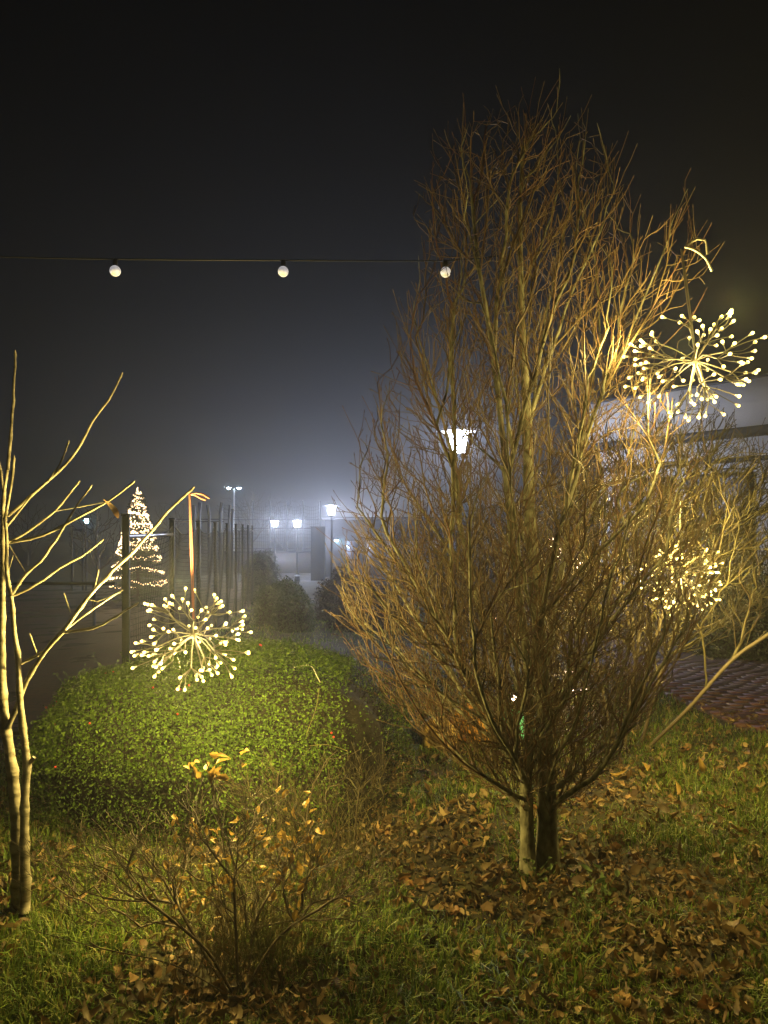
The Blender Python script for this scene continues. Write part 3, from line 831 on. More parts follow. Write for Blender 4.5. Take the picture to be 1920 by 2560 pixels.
hedge = thing('hedge', 'broad rounded clipped hedge with small green leaves and red berries under the light ball', 'hedge')
cH = (-.945, 4.42, -.02)
kp = lambda s: np.where(s[:, 0] > .70, .07, 1.0) * np.clip(1.15 - np.clip(-.35 - s[:, 0], 0, 1) * .3, 0, 1) * np.where(s[:, 2] < .45, .38, 1.0)  # leaves thinned low down so the dark core makes a shaded base
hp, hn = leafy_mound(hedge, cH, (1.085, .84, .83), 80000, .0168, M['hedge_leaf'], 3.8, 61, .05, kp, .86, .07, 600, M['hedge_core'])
rs_ = np.random.default_rng(63); sh = MB(); shl = []
for i_ in rs_.choice(np.where((hp[:, 2] > .45))[0], 190, replace=False):
    d_ = hn[i_] * .5 + UP * .8 + rs_.normal(0, .35, 3); d_ /= np.linalg.norm(d_); p_ = hp[i_] - d_ * .03; L_ = rs_.uniform(.06, .15)
    q_ = p_ + d_ * L_ + rs_.normal(0, .012, 3); sh.tube([p_, p_ * .5 + q_ * .5 + rs_.normal(0, .005, 3), q_], [.0013, .0011, .0007], 3, cap=False)
    for f_ in np.linspace(.35, 1, 6):
        Vl, Ql = (np.array([(0, 0, 0), (.0045, .008, .002), (0, .017, 0), (-.0045, .008, .002)]), np.array([(0, 1, 2, 3)]))
        sh.add(Vl @ rot_rand(rs_, .9).T + p_ * (1 - f_) + q_ * f_, [Ql])
obj('shoots', sh, M['hedge_leaf'], hedge, kind='stuff')
rb_ = np.random.default_rng(62)
cand = np.where((hp[:, 1] < 4.3) & (hp[:, 2] > .35))[0]
bm_ = MB(); bm_.lathe([(.0005, -.006), (.0045, -.004), (.006, 0), (.0045, .004), (.0005, .006)], 7); berry_me = bm_.mesh('berry', True); berry_me.materials.append(M['berry'])
ctr = rb_.choice(cand, 12)
for cidx in ctr:
    for _ in range(rb_.integers(1, 4)):
        o = obj('berry', berry_me, None, hedge, hp[cidx] + hn[cidx] * .012 + rb_.normal(0, .015, 3))
b = MB(); b.tube(px_chain([(735, 1668, 4.1), (775, 1664, 4.0), (792, 1690, 3.85), (800, 1705, 3.8)], .03), .0028, 4); obj('dead_stem', b, M['ribbon_white'], hedge, smooth=True)
b = MB(); b.tube(px_chain([(798, 1720, 3.75), (790, 1770, 3.66), (765, 1838, 3.6)], .03), .002, 4); obj('dead_stem', b, M['straw'], hedge, smooth=True)
b = MB(); b.tube(px_chain([(770, 1865, 3.55), (820, 1862, 3.58), (870, 1878, 3.6)], .03), .002, 4); obj('dead_stem', b, M['straw'], hedge, smooth=True)

def bush(label, px, d, ext, n, leaf, m, seed, expo=2.6, lump=.06):
    x = (px - CX) / F * d
    root = thing('clipped_bush', label, 'bush')
    leafy_mound(root, (x, d, float(G(x, d)) - .03), ext, n, leaf, m, expo, seed, .04, None, .9, lump)
bush('clipped round bush on the far lawn, beyond the hedge and right of the fence', 702, 14.6, (.52, .8, .86), 7000, .05, M['dark_leaf'], 71)
bush('low square-cut bush in front of the round bush on the far lawn', 735, 13.0, (.31, .4, .62), 4000, .045, M['dark_leaf'], 72, 5)
bush('dark plum-coloured bush at the left edge of the big tree, below the lamp post', 858, 16.5, (.62, .8, 1.05), 6000, .055, M['plum_leaf'], 73, 2.4, .1)
bush('dark bush half covered by the left twigs of the big tree', 930, 13.5, (.75, .8, .85), 6000, .05, M['plum_leaf'], 74, 2.4, .1)
bush('dark evergreen bush beyond the brick path at the right edge', 1860, 9.6, (.75, .7, 1.15), 7000, .05, M['dark_leaf'], 75, 2.4, .1)

# ------------------------------------------------------------------ net fence
fence = thing('net_fence', 'dark post fence with sagging netting receding beside the lawn', 'fence')
FZ = [6 + 2.27 * k for k in range(9)]
ux = np.array([-.1268, 1.0]); ux /= np.linalg.norm(ux)
for k, y in enumerate(FZ):
    x = fence_x(y); z0 = float(G(x, y)) - .1; top = 1.71
    b = MB(); b.obox((x, y), ux, .027, .027, z0, top); p = obj('post', b, M['green_metal'], fence)
    b = MB(); b.obox((x, y), ux, .033, .033, top + .001, top + .02); obj('post_cap', b, M['black'], p)
for k in range(8):
    y0, y1 = FZ[k] + .03, FZ[k + 1] - .03
    b = MB(); rr_ = np.random.default_rng(200 + k)
    zt, zb = 1.63, lambda y: float(G(fence_x(y), y)) + .08
    def net_pt(u, v):
        y = y0 + (y1 - y0) * u; sag = .10 * (1 - (2 * u - 1) ** 2)
        zz = zt - sag + (zb(y) - zt + sag) * v
        return (fence_x(y) + .02 * math.sin(u * 9 + v * 6 + k) + .03 * math.sin(v * 3.1) , y, zz)
    nh, nv_ = (30, 34) if k < 4 else (22, 24)
    for a in range(nh):
        b.tube([net_pt(u, a / (nh - 1)) for u in np.linspace(0, 1, 12)], .0028 if a else .007, 3, cap=False)
    for a in range(nv_):
        b.tube([net_pt(a / (nv_ - 1), v) for v in np.linspace(0, 1, 10)], .0024, 3, cap=False)
    obj('net', b, M['net'], fence)
b = MB(); b.tube([P(318, 1341, 5.98), P(430, 1336, 8.26)], .021, 12); obj('bar', b, M['steel'], fence, smooth=True)
x8, y8 = fence_x(FZ[8]), FZ[8]
b = MB(); b.tube([(x8 - .25, y8 - .05, 1.6 - .055), (x8 + .05, y8 - .05, 1.6 - .055)], .03, 10); obj('bar', b, M['steel'], fence, smooth=True)

rail = thing('low_rail', 'low dark horizontal rail crossing the brown court behind the left tree', 'rail')
b = MB(); b.tube([P(-260, 1458, 14), P(290, 1459, 14)], .035, 8); obj('rail_bar', b, M['pole'], rail, smooth=True)
for px in (-200, 235):
    q = P(px, 1460, 14); b = MB(); b.tube([q, (q[0], q[1], float(G(q[0], q[1])) - .05)], .03, 8); obj('leg', b, M['pole'], rail)
rail2 = thing('low_rail', 'thin grey edging tube near the ground behind the left tree trunks', 'rail')
b = MB(); b.tube([P(-250, 1834, 5.1), P(160, 1832, 5.1)], .018, 8); obj('rail_bar', b, M['pole'], rail2, smooth=True)
q = P(-100, 1834, 5.1); b = MB(); b.tube([q, (q[0], q[1], -.05)], .016, 8); obj('leg', b, M['pole'], rail2)

# ------------------------------------------------------------------ christmas tree
def xmas():
    r = np.random.default_rng(81)
    D_ = 23.0; px = 345; x = (px - CX) / F * D_; z0 = float(G(x, D_))
    zt = P(px, 1226, D_)[2]; H = zt - z0
    root = thing('christmas_tree', 'conifer wrapped in bright warm fairy lights behind the net fence', 'tree', (x, D_, z0))
    b = MB(); b.tube([(0, 0, -.1), (0, 0, H * .5), (0, 0, H)], [.07, .045, .01], 8); obj('trunk', b, M['wood'], root, smooth=True)
    b = MB(); prof = lambda t: 1.02 * (1 - t) ** .85 + .03
    for k in range(620):
        t = r.random() ** .8 * .95 + .06
        if t > .94: continue
        a = r.random() * 6.283; R = prof(t) * r.uniform(.75, 1.12); h = t * H
        o = np.array([math.cos(a), math.sin(a), 0])
        tip = o * R + np.array([0, 0, h - .12 * R + .12 * (t > .8)])
        mid = o * R * .5 + np.array([0, 0, h - .03])
        b.tube([np.array([0, 0, h]), mid, tip], [.012, .009, .004], 3, cap=False)
        sd = np.array([-math.sin(a), math.cos(a), 0])
        for m_ in range(12):
            f = .3 + .7 * m_ / 11
            p0 = np.array([0, 0, h]) * (1 - f) + tip * f
            sgn = 1 if m_ % 2 else -1
            e = p0 + o * .09 + sd * sgn * r.uniform(.06, .16) * (1.2 - f * .6) + np.array([0, 0, r.uniform(-.06, .06)])
            b.tube([p0, e], [.012, .004], 3, cap=False)
    obj('crown', b, M['spruce'], root, kind='stuff')
    # light string winding down the tree with drooping swags
    n = 620; pts = []
    t = np.linspace(.98, .16, n) 
    turns = 9.5
    for i in range(n):
        tt = t[i] ; a = 2 * math.pi * turns * (1 - (i / n - 1) ** 2 * .55 ) 
        a = 2 * math.pi * turns * (i / n) ** .8
        R = prof(tt) * 1.03 + r.normal(0, .02)
        droop = .10 * math.sin(a * 2.3 + i * .003) * (1 - tt)
        pts.append((math.cos(a) * R, math.sin(a) * R, tt * H + droop + r.normal(0, .02)))
    pts = np.array(pts)
    lead = np.stack([r.normal(0, .012, 26), r.normal(0, .012, 26) - .07, np.linspace(.86, 1.02, 26) * H], 1)
    ext_ = []
    for k_ in range(420):
        tt = r.uniform(.48, .93); a = r.uniform(-math.pi, 0) if k_ % 4 else r.random() * 6.28; q_ = int(r.integers(0, 6)); a0 = q_ * .7 + tt * 9
        R = prof(tt) * 1.02; ext_.append((math.cos(a) * R, math.sin(a) * R, tt * H + .05 * math.sin(a * 3 + tt * 20)))
    ext_ = np.array(ext_)
    zig = np.stack([np.interp(np.arange(70), [0, 20, 45, 69], [-.28, .05, .25, .12]), np.full(70, -.5), np.interp(np.arange(70), [0, 20, 45, 69], [.56, .66, .60, .52]) * H], 1) + r.normal(0, .02, (70, 3))
    allp = np.concatenate([lead, pts, zig, ext_])
    for hh, rr0 in ((.25, .75), (.5, .5), (.75, .25)):
        for aa in (-2.3, -.8): point_light(root, (math.cos(aa) * rr0 * 1.15, math.sin(aa) * rr0 * 1.15, hh * H), 7.0, (1.0, .66, .38), .05)
    b = MB(); b.tube(np.concatenate([lead[::-1], pts]), .006, 3, cap=False); st = obj('light_string', b, M['black'], root)
    o8 = np.array([(1,0,0),(-1,0,0),(0,1,0),(0,-1,0),(0,0,1),(0,0,-1.0)]) * .021
    f8 = np.array([(0,2,4),(2,1,4),(1,3,4),(3,0,4),(2,0,5),(1,2,5),(3,1,5),(0,3,5)])
    V = (allp[:, None, :] + o8[None]).reshape(-1, 3); Fc = (np.arange(len(allp))[:, None, None] * 6 + f8[None]).reshape(-1, 3)
    obj('fairy_bulbs', new_mesh('fairy_bulbs', V, [Fc]), M['tree_bulb'], st, kind='stuff')
xmas()

# ------------------------------------------------------------------ street lamps
GRP = 'mushroom street lamps'
def lamp(label, px, d, H, watts=LAMP_W, rc=.40, m_cap=M['lampcap'], hs=1.0):
    x = (px - CX) / F * d; z0 = float(G(x, d)); top = H
    root = thing('street_lamp', label, 'street lamp', (x, d, z0), GRP)
    h = top - z0
    b = MB(); b.lathe([(.11, -.05), (.11, .35), (.07, .4), (.05, .9), (.042, h - .46)], 12); obj('pole', b, M['pole'], root, smooth=False)
    b = MB(); b.lathe([(.06, h - .50), (.10, h - .47), (.115, h - .43)], 14); obj('collar', b, M['pole'], root)
    b = MB(); b.lathe([(.115 * hs, h - .429), (.17 * hs, h - .10), (.18 * hs, h - .045)], 18); obj('diffuser', b, M['lamp'], root, smooth=True)
    point_light(root, (0, 0, h - .25), watts, (.70, .77, 1.0), .07)
    b = MB(); b.lathe([(.17, h - .043), (rc, h - .03), (rc, h - .012), (.15, h), (.02, h + .015)], 26); obj('disc_cap', b, m_cap, root)
    return root
lamp('bright street lamp with a flat round cap glowing through the big tree', 1146, 13.0, EYE + (HY - 1075) / F * 13)
lamp('white street lamp on a dark pole touching the left edge of the big tree', 829, 30.0, EYE + (HY - 1262) / F * 30, 2000, .40, M['cap_grey'])
lamp('far street lamp, right one of the pair in the fog over the plaza', 743, 44.0, EYE + (HY - 1300) / F * 44, 2200, .26, M['pole'], 1.4)
lamp('far street lamp, left one of the pair in the fog over the plaza', 687, 47.0, EYE + (HY - 1300) / F * 47, 2200, .26, M['pole'], 1.4)
for px, d, lb in [(857, 62, 'tiny far lamp just right of the lamp post, leftmost in the distant row'), (884, 66, 'tiny far lamp, second from the left in the distant row behind twigs'),
                  (921, 58, 'distant lamp behind twigs, brightest in the far row right of the post'), (947, 68, 'tiny far lamp behind twigs, rightmost in the distant row')]:
    lamp(lb, px, d, EYE + (HY - 1302) / F * d, 2200, .26, M['pole'], 1.4)

mast = thing('floodlight_mast', 'tall thin mast with two bright floodlights in the fog', 'floodlight')
D_ = 58.0; q = P(585, 1222, D_); z0 = float(G(q[0], D_))
b = MB(); b.tube([(q[0], D_, z0 - .1), (q[0], D_, q[2])], [.11, .07], 10); obj('pole', b, M['lampcap'], mast)
b = MB(); b.tube([(q[0] - .45, D_, q[2] + .02), (q[0] + .45, D_, q[2] + .02)], .04, 8); obj('crossbar', b, M['pole'], mast)
for s_ in (-1, 1):
    b = MB(); b.box((q[0] + s_ * .42 - .22, D_ - .2, q[2] + .08), (q[0] + s_ * .42 + .22, D_ + .2, q[2] + .2)); hd = obj('lamp_head', b, M['pole'], mast)
    b = MB(); b.lathe([(.03, -.12), (.13, -.06), (.16, .0)], 14, (q[0] + s_ * .42, D_ - .08, q[2] + .07)); obj('lens', b, M['flood'], hd)

# ------------------------------------------------------------------ far structures
cage = thing('ball_court_fence', 'high mesh fence of thin posts and rails in the fog behind the plaza', 'fence')
D_ = 52.0
def post(px, ytop, d, r, parent, m=M['pole'], kink=0):
    q = P(px, ytop, d); z0 = float(G(q[0], d)); b = MB()
    pts = [(q[0], d, z0 - .1), (q[0], d, q[2] - .5), (q[0] + kink, d, q[2])]
    b.tube(pts, r, 6); return obj('post', b, m, parent)
for px in (632, 675, 717, 757, 800): post(px, 1252, D_, .055, cage)
for py in (1299, 1321, 1371, 1379):
    b = MB(); b.tube([P(560, py, D_ + .1), P(800, py, D_ + .1)], .03, 6); obj('rail', b, M['pole'], cage)
for k, (pa, pb) in enumerate(((560, 632), (632, 675), (675, 717), (717, 757), (757, 800))):
    b = MB()
    for u in np.linspace(0, 1, 9):
        b.tube([P(pa + (pb - pa) * u, 1262 + 6 * math.sin(u * 3.14), D_), P(pa + (pb - pa) * u, 1380, D_)], .010, 3, cap=False)
    for v in np.linspace(0, 1, 14):
        b.tube([P(pa + (pb - pa) * u, 1262 + 6 * math.sin(u * 3.14) * (1 - v) + 118 * v, D_) for u in np.linspace(0, 1, 6)], .010, 3, cap=False)
    obj('net', b, M['net'], cage)
cage2 = thing('goal_net_masts', 'group of dark masts with bent tops standing behind the net fence', 'masts')
for px, yt, kk in ((485, 1262, .0), (498, 1256, .03), (523, 1262, -.08), (551, 1256, .07), (573, 1262, .03), (580, 1272, .02)):
    post(px, yt, 34.0, .085 if px != 573 else .06, cage2, M['pole'], kk)
for py in (1298, 1304):
    b = MB(); b.tube([P(430, py, 34.2), P(560, py, 34.2)], .02, 6); obj('rail', b, M['pole'], cage2)

wall = thing('brick_wall', 'long low brick wall behind the plaza under the far mesh fence', 'wall')
D_ = 50.0
b = MB(); q0, q1 = P(560, 1382, D_), P(790, 1382, D_); b.box((q0[0], D_, -1.7), (q1[0], D_ + .3, q0[2])); obj('wall_body', b, M['wallbrick'], wall)
b = MB(); b.box((q0[0] - .05, D_ - .05, q0[2] + .002), (q1[0] + .05, D_ + .35, q0[2] + .09)); obj('coping', b, M['slab'], wall)

slab = thing('dark_tower_block', 'dark upright slab of a building beside the lamp post', 'building')
D_ = 42.0; q0, q1 = P(777, 1318, D_), P(809, 1318, D_)
b = MB(); b.box((q0[0], D_, -1.7), (q1[0], D_ + 1.4, q0[2])); obj('wall', b, M['slab'], slab)
b = MB(); b.box((q0[0] - .04, D_ - .04, q0[2] + .002), (q1[0] + .04, D_ + 1.44, q0[2] + .05)); obj('roof_cap', b, M['dark_trim'], slab)

pale = thing('pale_building', 'pale lit wall of a low building behind the lamp post in the fog', 'building')
D_ = 46.0; q0, q1 = P(812, 1318, D_), P(1180, 1300, D_)
b = MB(); b.box((q0[0], D_, -1.7), (q1[0], D_ + 6, q1[2])); obj('wall', b, M['slab'], pale)
b = MB(); b.box((q0[0] - .15, D_ - .2, q1[2] + .002), (q1[0] + .2, D_ + 6.2, q1[2] + .2)); obj('roof_edge', b, M['dark_trim'], pale)
for k in range(6):
    xa = q0[0] + 1.3 + k * 1.35
    b = MB(); b.box((xa, D_ - .03, -.4), (xa + .9, D_ - .003, .9)); w = obj('window', b, M['dark_trim'], pale)
    b = MB(); b.box((xa + .06, D_ - .045, -.34), (xa + .84, D_ - .032, .84)); obj('pane', b, M['glass'], w)
q = P(840, 1352, D_ - .3)
b = MB(); b.box((q[0] - .12, D_ - .25, q[2] + .08), (q[0] + .12, D_ - .01, q[2] + .16)); wl = obj('wall_lamp', b, M['pole'], pale)
b = MB(); b.box((q[0] - .09, D_ - .22, q[2] - .04), (q[0] + .09, D_ - .06, q[2] + .075)); obj('lens', b, M['cyan_lamp'], wl)

bush('dark tall rounded bush standing right behind the far end of the fence', 652, 26.5, (.6, .8, 1.75), 6000, .07, M['dark_leaf'], 76, 3.0, .08)

bol = thing('bollard', 'short dark bollard with a pale top on the plaza edge', 'bollard')
q = P(743, 1437, 41.0); z0 = float(G(q[0], 41))
b = MB(); b.lathe([(.16, z0 - .05), (.15, q[2] - .08)], 12, (q[0], 41, 0)); obj('post', b, M['pole'], bol)
b = MB(); b.lathe([(.16, q[2] - .079), (.17, q[2] - .03), (.08, q[2])], 12, (q[0], 41, 0)); obj('cap', b, M['lampcap'], bol)

frame = thing('play_frame', 'faint dark pull-up frame far behind the left tree twigs', 'play frame')
D_ = 32.0
for px in (180, 207, 215): post(px, 1321 if px < 212 else 1330, D_, .05, frame)
b = MB(); b.tube([P(180, 1325, D_), P(207, 1325, D_)], .035, 6); obj('rail', b, M['pole'], frame)
wl = thing('wall_light_post', 'tiny bluish lamp on a thin post far off at the left', 'lamp')
q = P(216, 1304, 46.0); z0 = float(G(q[0], 46))
b = MB(); b.tube([(q[0], 46, z0 - .1), (q[0], 46, q[2] - .1)], .05, 8); obj('pole', b, M['pole'], wl)
b = MB(); b.lathe([(.06, -.1), (.12, -.02), (.12, .16)], 10, (q[0], 46, q[2])); obj('lens', b, M['cyan_lamp'], wl)
b = MB(); b.lathe([(.2, .162), (.2, .19), (.03, .22)], 10, (q[0], 46, q[2])); obj('cap', b, M['pole'], wl)

# far bare trees in the fog
def far_tree(label, px, ytop, d, hw, seed, n=170):
    r = np.random.default_rng(seed); x = (px - CX) / F * d; z0 = float(G(x, d)); zt = EYE + (HY - ytop) / F * d; H = zt - z0
    root = thing('far_tree', label, 'tree', (x, d, z0), 'bare trees in the fog')
    q = Plant(r, 9000); q.add_chain(smooth_poly([(0, 0, -.1), (.05, 0, H * .25), (-.05, 0, H * .5), (0, 0, H * .7)], .3))
    T = []
    while len(T) < n:
        v = r.normal(0, 1, 3); v /= np.linalg.norm(v); v *= r.random() ** .4
        T.append(np.array([v[0] * hw, v[1] * hw, H * .64 + v[2] * H * .36]))
    q.grow(T, k=.3, step=.3, upend=.3, cmin=.4)
    build_plant(root, q, .012, 2.3, M['dark_twig'], M['dark_twig'], .05, bud=0, rmax=.2, max_limbs=8)
far_tree('faint bare tree in the fog just left of the lit conifer', 243, 1255, 33, 1.5, 301)
far_tree('faint bare tree in the fog behind the two-headed floodlight', 625, 1215, 72, 3.6, 302, 220)
far_tree('faint bare tree in the fog far off at the left edge', 70, 1245, 60, 3.0, 303)
far_tree('faint bare tree in the fog behind the fence netting', 440, 1240, 75, 3.4, 304)
far_tree('faint bare tree in the fog behind the far lamp pair', 715, 1235, 78, 3.4, 305)

# ------------------------------------------------------------------ building at the right
bld = thing('flat_roofed_building', 'pale flat-roofed building with a dark eaves band behind the right shrub', 'building')
A2 = np.array([7.6, 10.8]); B2 = np.array([4.45, 14.64])
u2 = (B2 - A2); Lb = np.linalg.norm(u2); u2 /= Lb; nrm2 = np.array([u2[1], -u2[0]])
if nrm2[1] > 0: nrm2 = -nrm2
def wall_box(name, m, s0, s1, z0, z1, off, thick, parent=bld):
    c = A2 + u2 * (s0 + s1) / 2 + nrm2 * (off - thick / 2)
    b = MB(); b.obox(c, u2, (s1 - s0) / 2, thick / 2, z0, z1); return obj(name, b, m, parent)
wall_box('wall', M['facade2'], 0, Lb, -.8, 3.20, 0, .3)
wall_box('eaves_band', M['dark_trim'], -.1, Lb + .1, 3.203, 3.34, .35, .65)
wall_box('parapet', M['facade'], -.1, Lb + .1, 3.343, 4.15, .25, .55)
wall_box('roof_cap', M['dark_trim'], -.13, Lb + .13, 4.153, 4.2, .28, .6)
wall_box('string_course', M['dark_trim'], .02, Lb - .02, 2.78, 2.86, .06, .058)
for k in range(3):
    s0 = .4 + k * 1.5
    w = wall_box('window', M['dark_trim'], s0, s0 + 1.2, .9, 2.6, .04, .037)
    for e in range(2):
        wall_box('pane', M['glass'], s0 + .05 + e * .56, s0 + .58 + e * .56, .96, 2.54, .06, .018, w)
wall_box('plinth', M['wallbrick'], .01, Lb - .01, -.8, .5, .05, .047)

# ------------------------------------------------------------------ covered things behind the tree
def lump_obj(name, label, cat, px, py_b, d, ext, m, seed, fold=.12):
    r = np.random.default_rng(seed); nu, nv = 36, 14
    x = (px - CX) / F * d; z0 = float(G(x, d))
    th = np.linspace(0, 2 * math.pi, nu, endpoint=False); al = np.linspace(0, math.pi / 2 * .995, nv)
    T, A_ = np.meshgrid(th, al)
    rad = 1 + fold * np.sin(T * 5 + A_ * 3 + seed) + fold * .6 * np.sin(T * 9 + seed * 2 + A_ * 5) * np.cos(A_)
    sq = lambda v: np.sign(v) * np.abs(v) ** .7
    V = np.stack([sq(np.cos(A_)) * sq(np.cos(T)) * rad * ext[0], sq(np.cos(A_)) * sq(np.sin(T)) * rad * ext[1], np.sin(A_) ** .8 * ext[2] * (1 + .12 * np.sin(T * 2 + seed))], -1).reshape(-1, 3)
    V += r.normal(0, .006, V.shape)
    i = np.arange(nv - 1)[:, None] * nu; j = np.arange(nu)[None]; k = (j + 1) % nu
    b = MB(); b.add(V, [np.stack([i + j, i + k, i + nu + k, i + nu + j], -1).reshape(-1, 4), [list(range((nv - 1) * nu, nv * nu))]])
    return tag(obj(name, b, m, None, (x, d, z0 - .01), smooth=True), label, cat)
lump_obj('canvas_bundle', 'low pale yellow canvas bundle on the ground behind the big tree', 'bundle', 1095, 1850, 5.35, (.13, .2, .17), M['yellow'], 1)
lump_obj('canvas_bundle', 'orange canvas bundle on the ground behind the big tree twigs', 'bundle', 1185, 1850, 5.5, (.2, .25, .22), M['orange'], 2)
lump_obj('canvas_cover', 'turquoise canvas cover on the ground just left of the big trunk', 'cover', 1285, 1840, 5.6, (.13, .2, .17), M['turq'], 3)

# ------------------------------------------------------------------ grass, litter, fallen leaves
def nz2(x, y, s, seed):
    r = np.random.default_rng(seed); v = 0
    for k in range(6):
        a = r.random() * 6.283; f = s * r.uniform(.6, 2.2)
        v = v + np.sin(x * math.cos(a) * f + y * math.sin(a) * f + r.random() * 6)
    return v / 3.0

def bare(x, y):
    """1 where the ground is bare and leaf-strewn"""
    e1 = np.exp(-(((x - .80) / .75) ** 2 + ((y - 3.25) / .45) ** 2) ** 2)
    e2 = np.exp(-(((x + .05) / .75) ** 2 + ((y - 3.75) / .5) ** 2) ** 2)
    e3 = np.exp(-(((x + .50) / .28) ** 2 + ((y - 2.45) / .25) ** 2) ** 2)
    e4 = np.exp(-(((x - 1.3) / .55) ** 2 + ((y - 4.3) / .6) ** 2) ** 2)
    e5 = np.exp(-(((x + .95) / 1.15) ** 2 + ((y - 4.5) / .85) ** 2) ** 3)
    e6 = np.exp(-(((x - 1.15) / .35) ** 2 + ((y - 2.75) / .22) ** 2) ** 2)
    return np.clip(np.maximum.reduce([e1, e2 * .9, e3, e4 * .6, e5, e6 * .85]) + .16 * nz2(x, y, 4.0, 5) - .04, 0, 1)

def grass_field(n, y0, y1, xf, hmin, hmax, w, seed, maskfn, clump):
    r = np.random.default_rng(seed)
    y = y0 + (y1 - y0) * r.random(n) ** 1.25
    x = (r.random(n) * 2 - 1) * (xf * y + .25)
    m = maskfn(x, y)
    kk = r.random(n) < m
    x, y, m = x[kk], y[kk], m[kk]; n = len(x)
    # gather towards tuft centres
    cx_ = np.round(x / clump + .37 * np.sin(y * 31)) * clump; cy_ = np.round(y / clump + .37 * np.sin(x * 29)) * clump
    f = r.uniform(0, .55, n); x = x * (1 - f) + cx_ * f; y = y * (1 - f) + cy_ * f
    h = r.uniform(hmin, hmax, n) * (.55 + .6 * m) * np.clip(1 + .35 * nz2(x, y, 5.0, 9), .4, 1.6)
    a = r.random(n) * 6.283; dx, dy = np.cos(a), np.sin(a)
    wx, wy = -np.sin(a + r.normal(0, .5, n)), np.cos(a)
    lean = r.gamma(2.2, .42, n); z = G(x, y) - .004
    ww = w * r.uniform(.6, 1.3, n)
    p0 = np.stack([x, y, z], 1); D1 = np.stack([dx, dy, 0 * dx], 1); W = np.stack([wx, wy, 0 * wx], 1)
    mid = p0 + D1 * (h * lean * .30)[:, None] + UP * (h * .6)[:, None]
    tip = p0 + D1 * (h * lean * .85)[:, None] + UP * (h * np.clip(1.05 - lean * .28, .25, 1.05))[:, None]
    V = np.stack([p0 - W * ww[:, None], p0 + W * ww[:, None], mid - W * ww[:, None] * .75, mid + W * ww[:, None] * .75, tip], 1).reshape(-1, 3)
    i = np.arange(n)[:, None] * 5
    return V, i + np.array([[0, 1, 3, 2]]), i + np.array([[2, 3, 4]])

def near_mask(x, y):
    m = np.clip(.90 - 1.0 * bare(x, y) + .42 * nz2(x, y, 7.0, 3) + .2 * nz2(x, y, 17.0, 8), 0.04, 1)
    m = np.where((x < fence_x(y)) & (y > 4.95), 0, m)
    pl_ = np.interp(y, [5.3, 5.6, 6.0, 7.0, 9.0, 12.0], [3.05, 2.86, 2.8, 2.72, 2.45, 1.9])
    return np.where((x > pl_ - .02) & (y > 5.3), 0, m)
V1, Q1, T1 = grass_field(135000, 1.9, 6.5, .60, .025, .075, .0025, 401, near_mask, .10)
V2, Q2, T2 = grass_field(90000, 6.3, 26, .5, .04, .09, .005, 402, lambda x, y: np.where(np.abs(x + .0) < 8, np.clip(.75 + .3 * nz2(x, y, 1.2, 6), .15, 1), 0) * near_mask(x, y), .25)
k = len(V1)
g = obj('grass', new_mesh('grass', np.concatenate([V1, V2]), [np.concatenate([Q1, Q2 + k]), np.concatenate([T1, T2 + k])]), M['grass'], kind='stuff')
tag(g, 'short damp green grass covering the lawn', 'grass')
# dry straw at the foot of the rose bush and hedge
r6 = np.random.default_rng(66)
def straw_tuft(cx_, cy_, sx, n, h0, h1):
    b = MB()
    for _ in range(n):
        x, y = cx_ + r6.normal(0, sx), cy_ + r6.normal(0, sx * .7); z = float(G(x, y)); h = r6.uniform(h0, h1)
        d_ = np.array([r6.normal(0, .3), r6.normal(0, .3), 1.0])
        b.tube([np.array([x, y, z]), np.array([x, y, z]) + d_ * h * .6, np.array([x, y, z]) + d_ * h * np.array([1.5, 1.5, .95])], [.0013, .001, .0005], 3, cap=False)
    return b
tag(obj('dry_grass_tuft', straw_tuft(-.47, 2.6, .13, 420, .12, .34), M['straw'], kind='stuff'), 'tuft of long dry grass stalks inside the thin dark bush', 'grass')
tag(obj('dry_grass_tuft', straw_tuft(-.35, 3.45, .16, 260, .12, .38), M['straw'], kind='stuff'), 'tuft of tall dry grass stalks at the foot of the hedge', 'grass')

def litter(n, seed):
    r = np.random.default_rng(seed); VV = []; k = 0; FF = []
    out = 0
    while out < n:
        y = 2.0 + 4.6 * r.random() ** 1.2; x = (r.random() * 2 - 1) * (.58 * y + .1)
        if x < fence_x(y) and y > 5: continue
        pr = .42 + .58 * float(bare(np.array([x]), np.array([y]))[0])
        if r.random() > pr: continue
        L = .012 + .058 * r.random() ** 2; Vl, Ql = leaf_shape(L, L * r.uniform(.18, .55), 3, r.uniform(-.6, .9), r.uniform(-.6, .6), r, L * .08)
        Vl = Vl @ rot_rand(r, .45).T + np.array([x, y, float(G(x, y)) + r.uniform(.004, .03)])
        VV.append(Vl); FF.append(Ql + k); k += len(Vl); out += 1
    return new_mesh('leaf_litter', np.concatenate(VV), [np.concatenate(FF)])
lt = obj('leaf_litter', litter(17500, 501), M['litter'], kind='stuff'); tag(lt, 'scattered small brown dead leaves and debris on the ground', 'leaf litter')

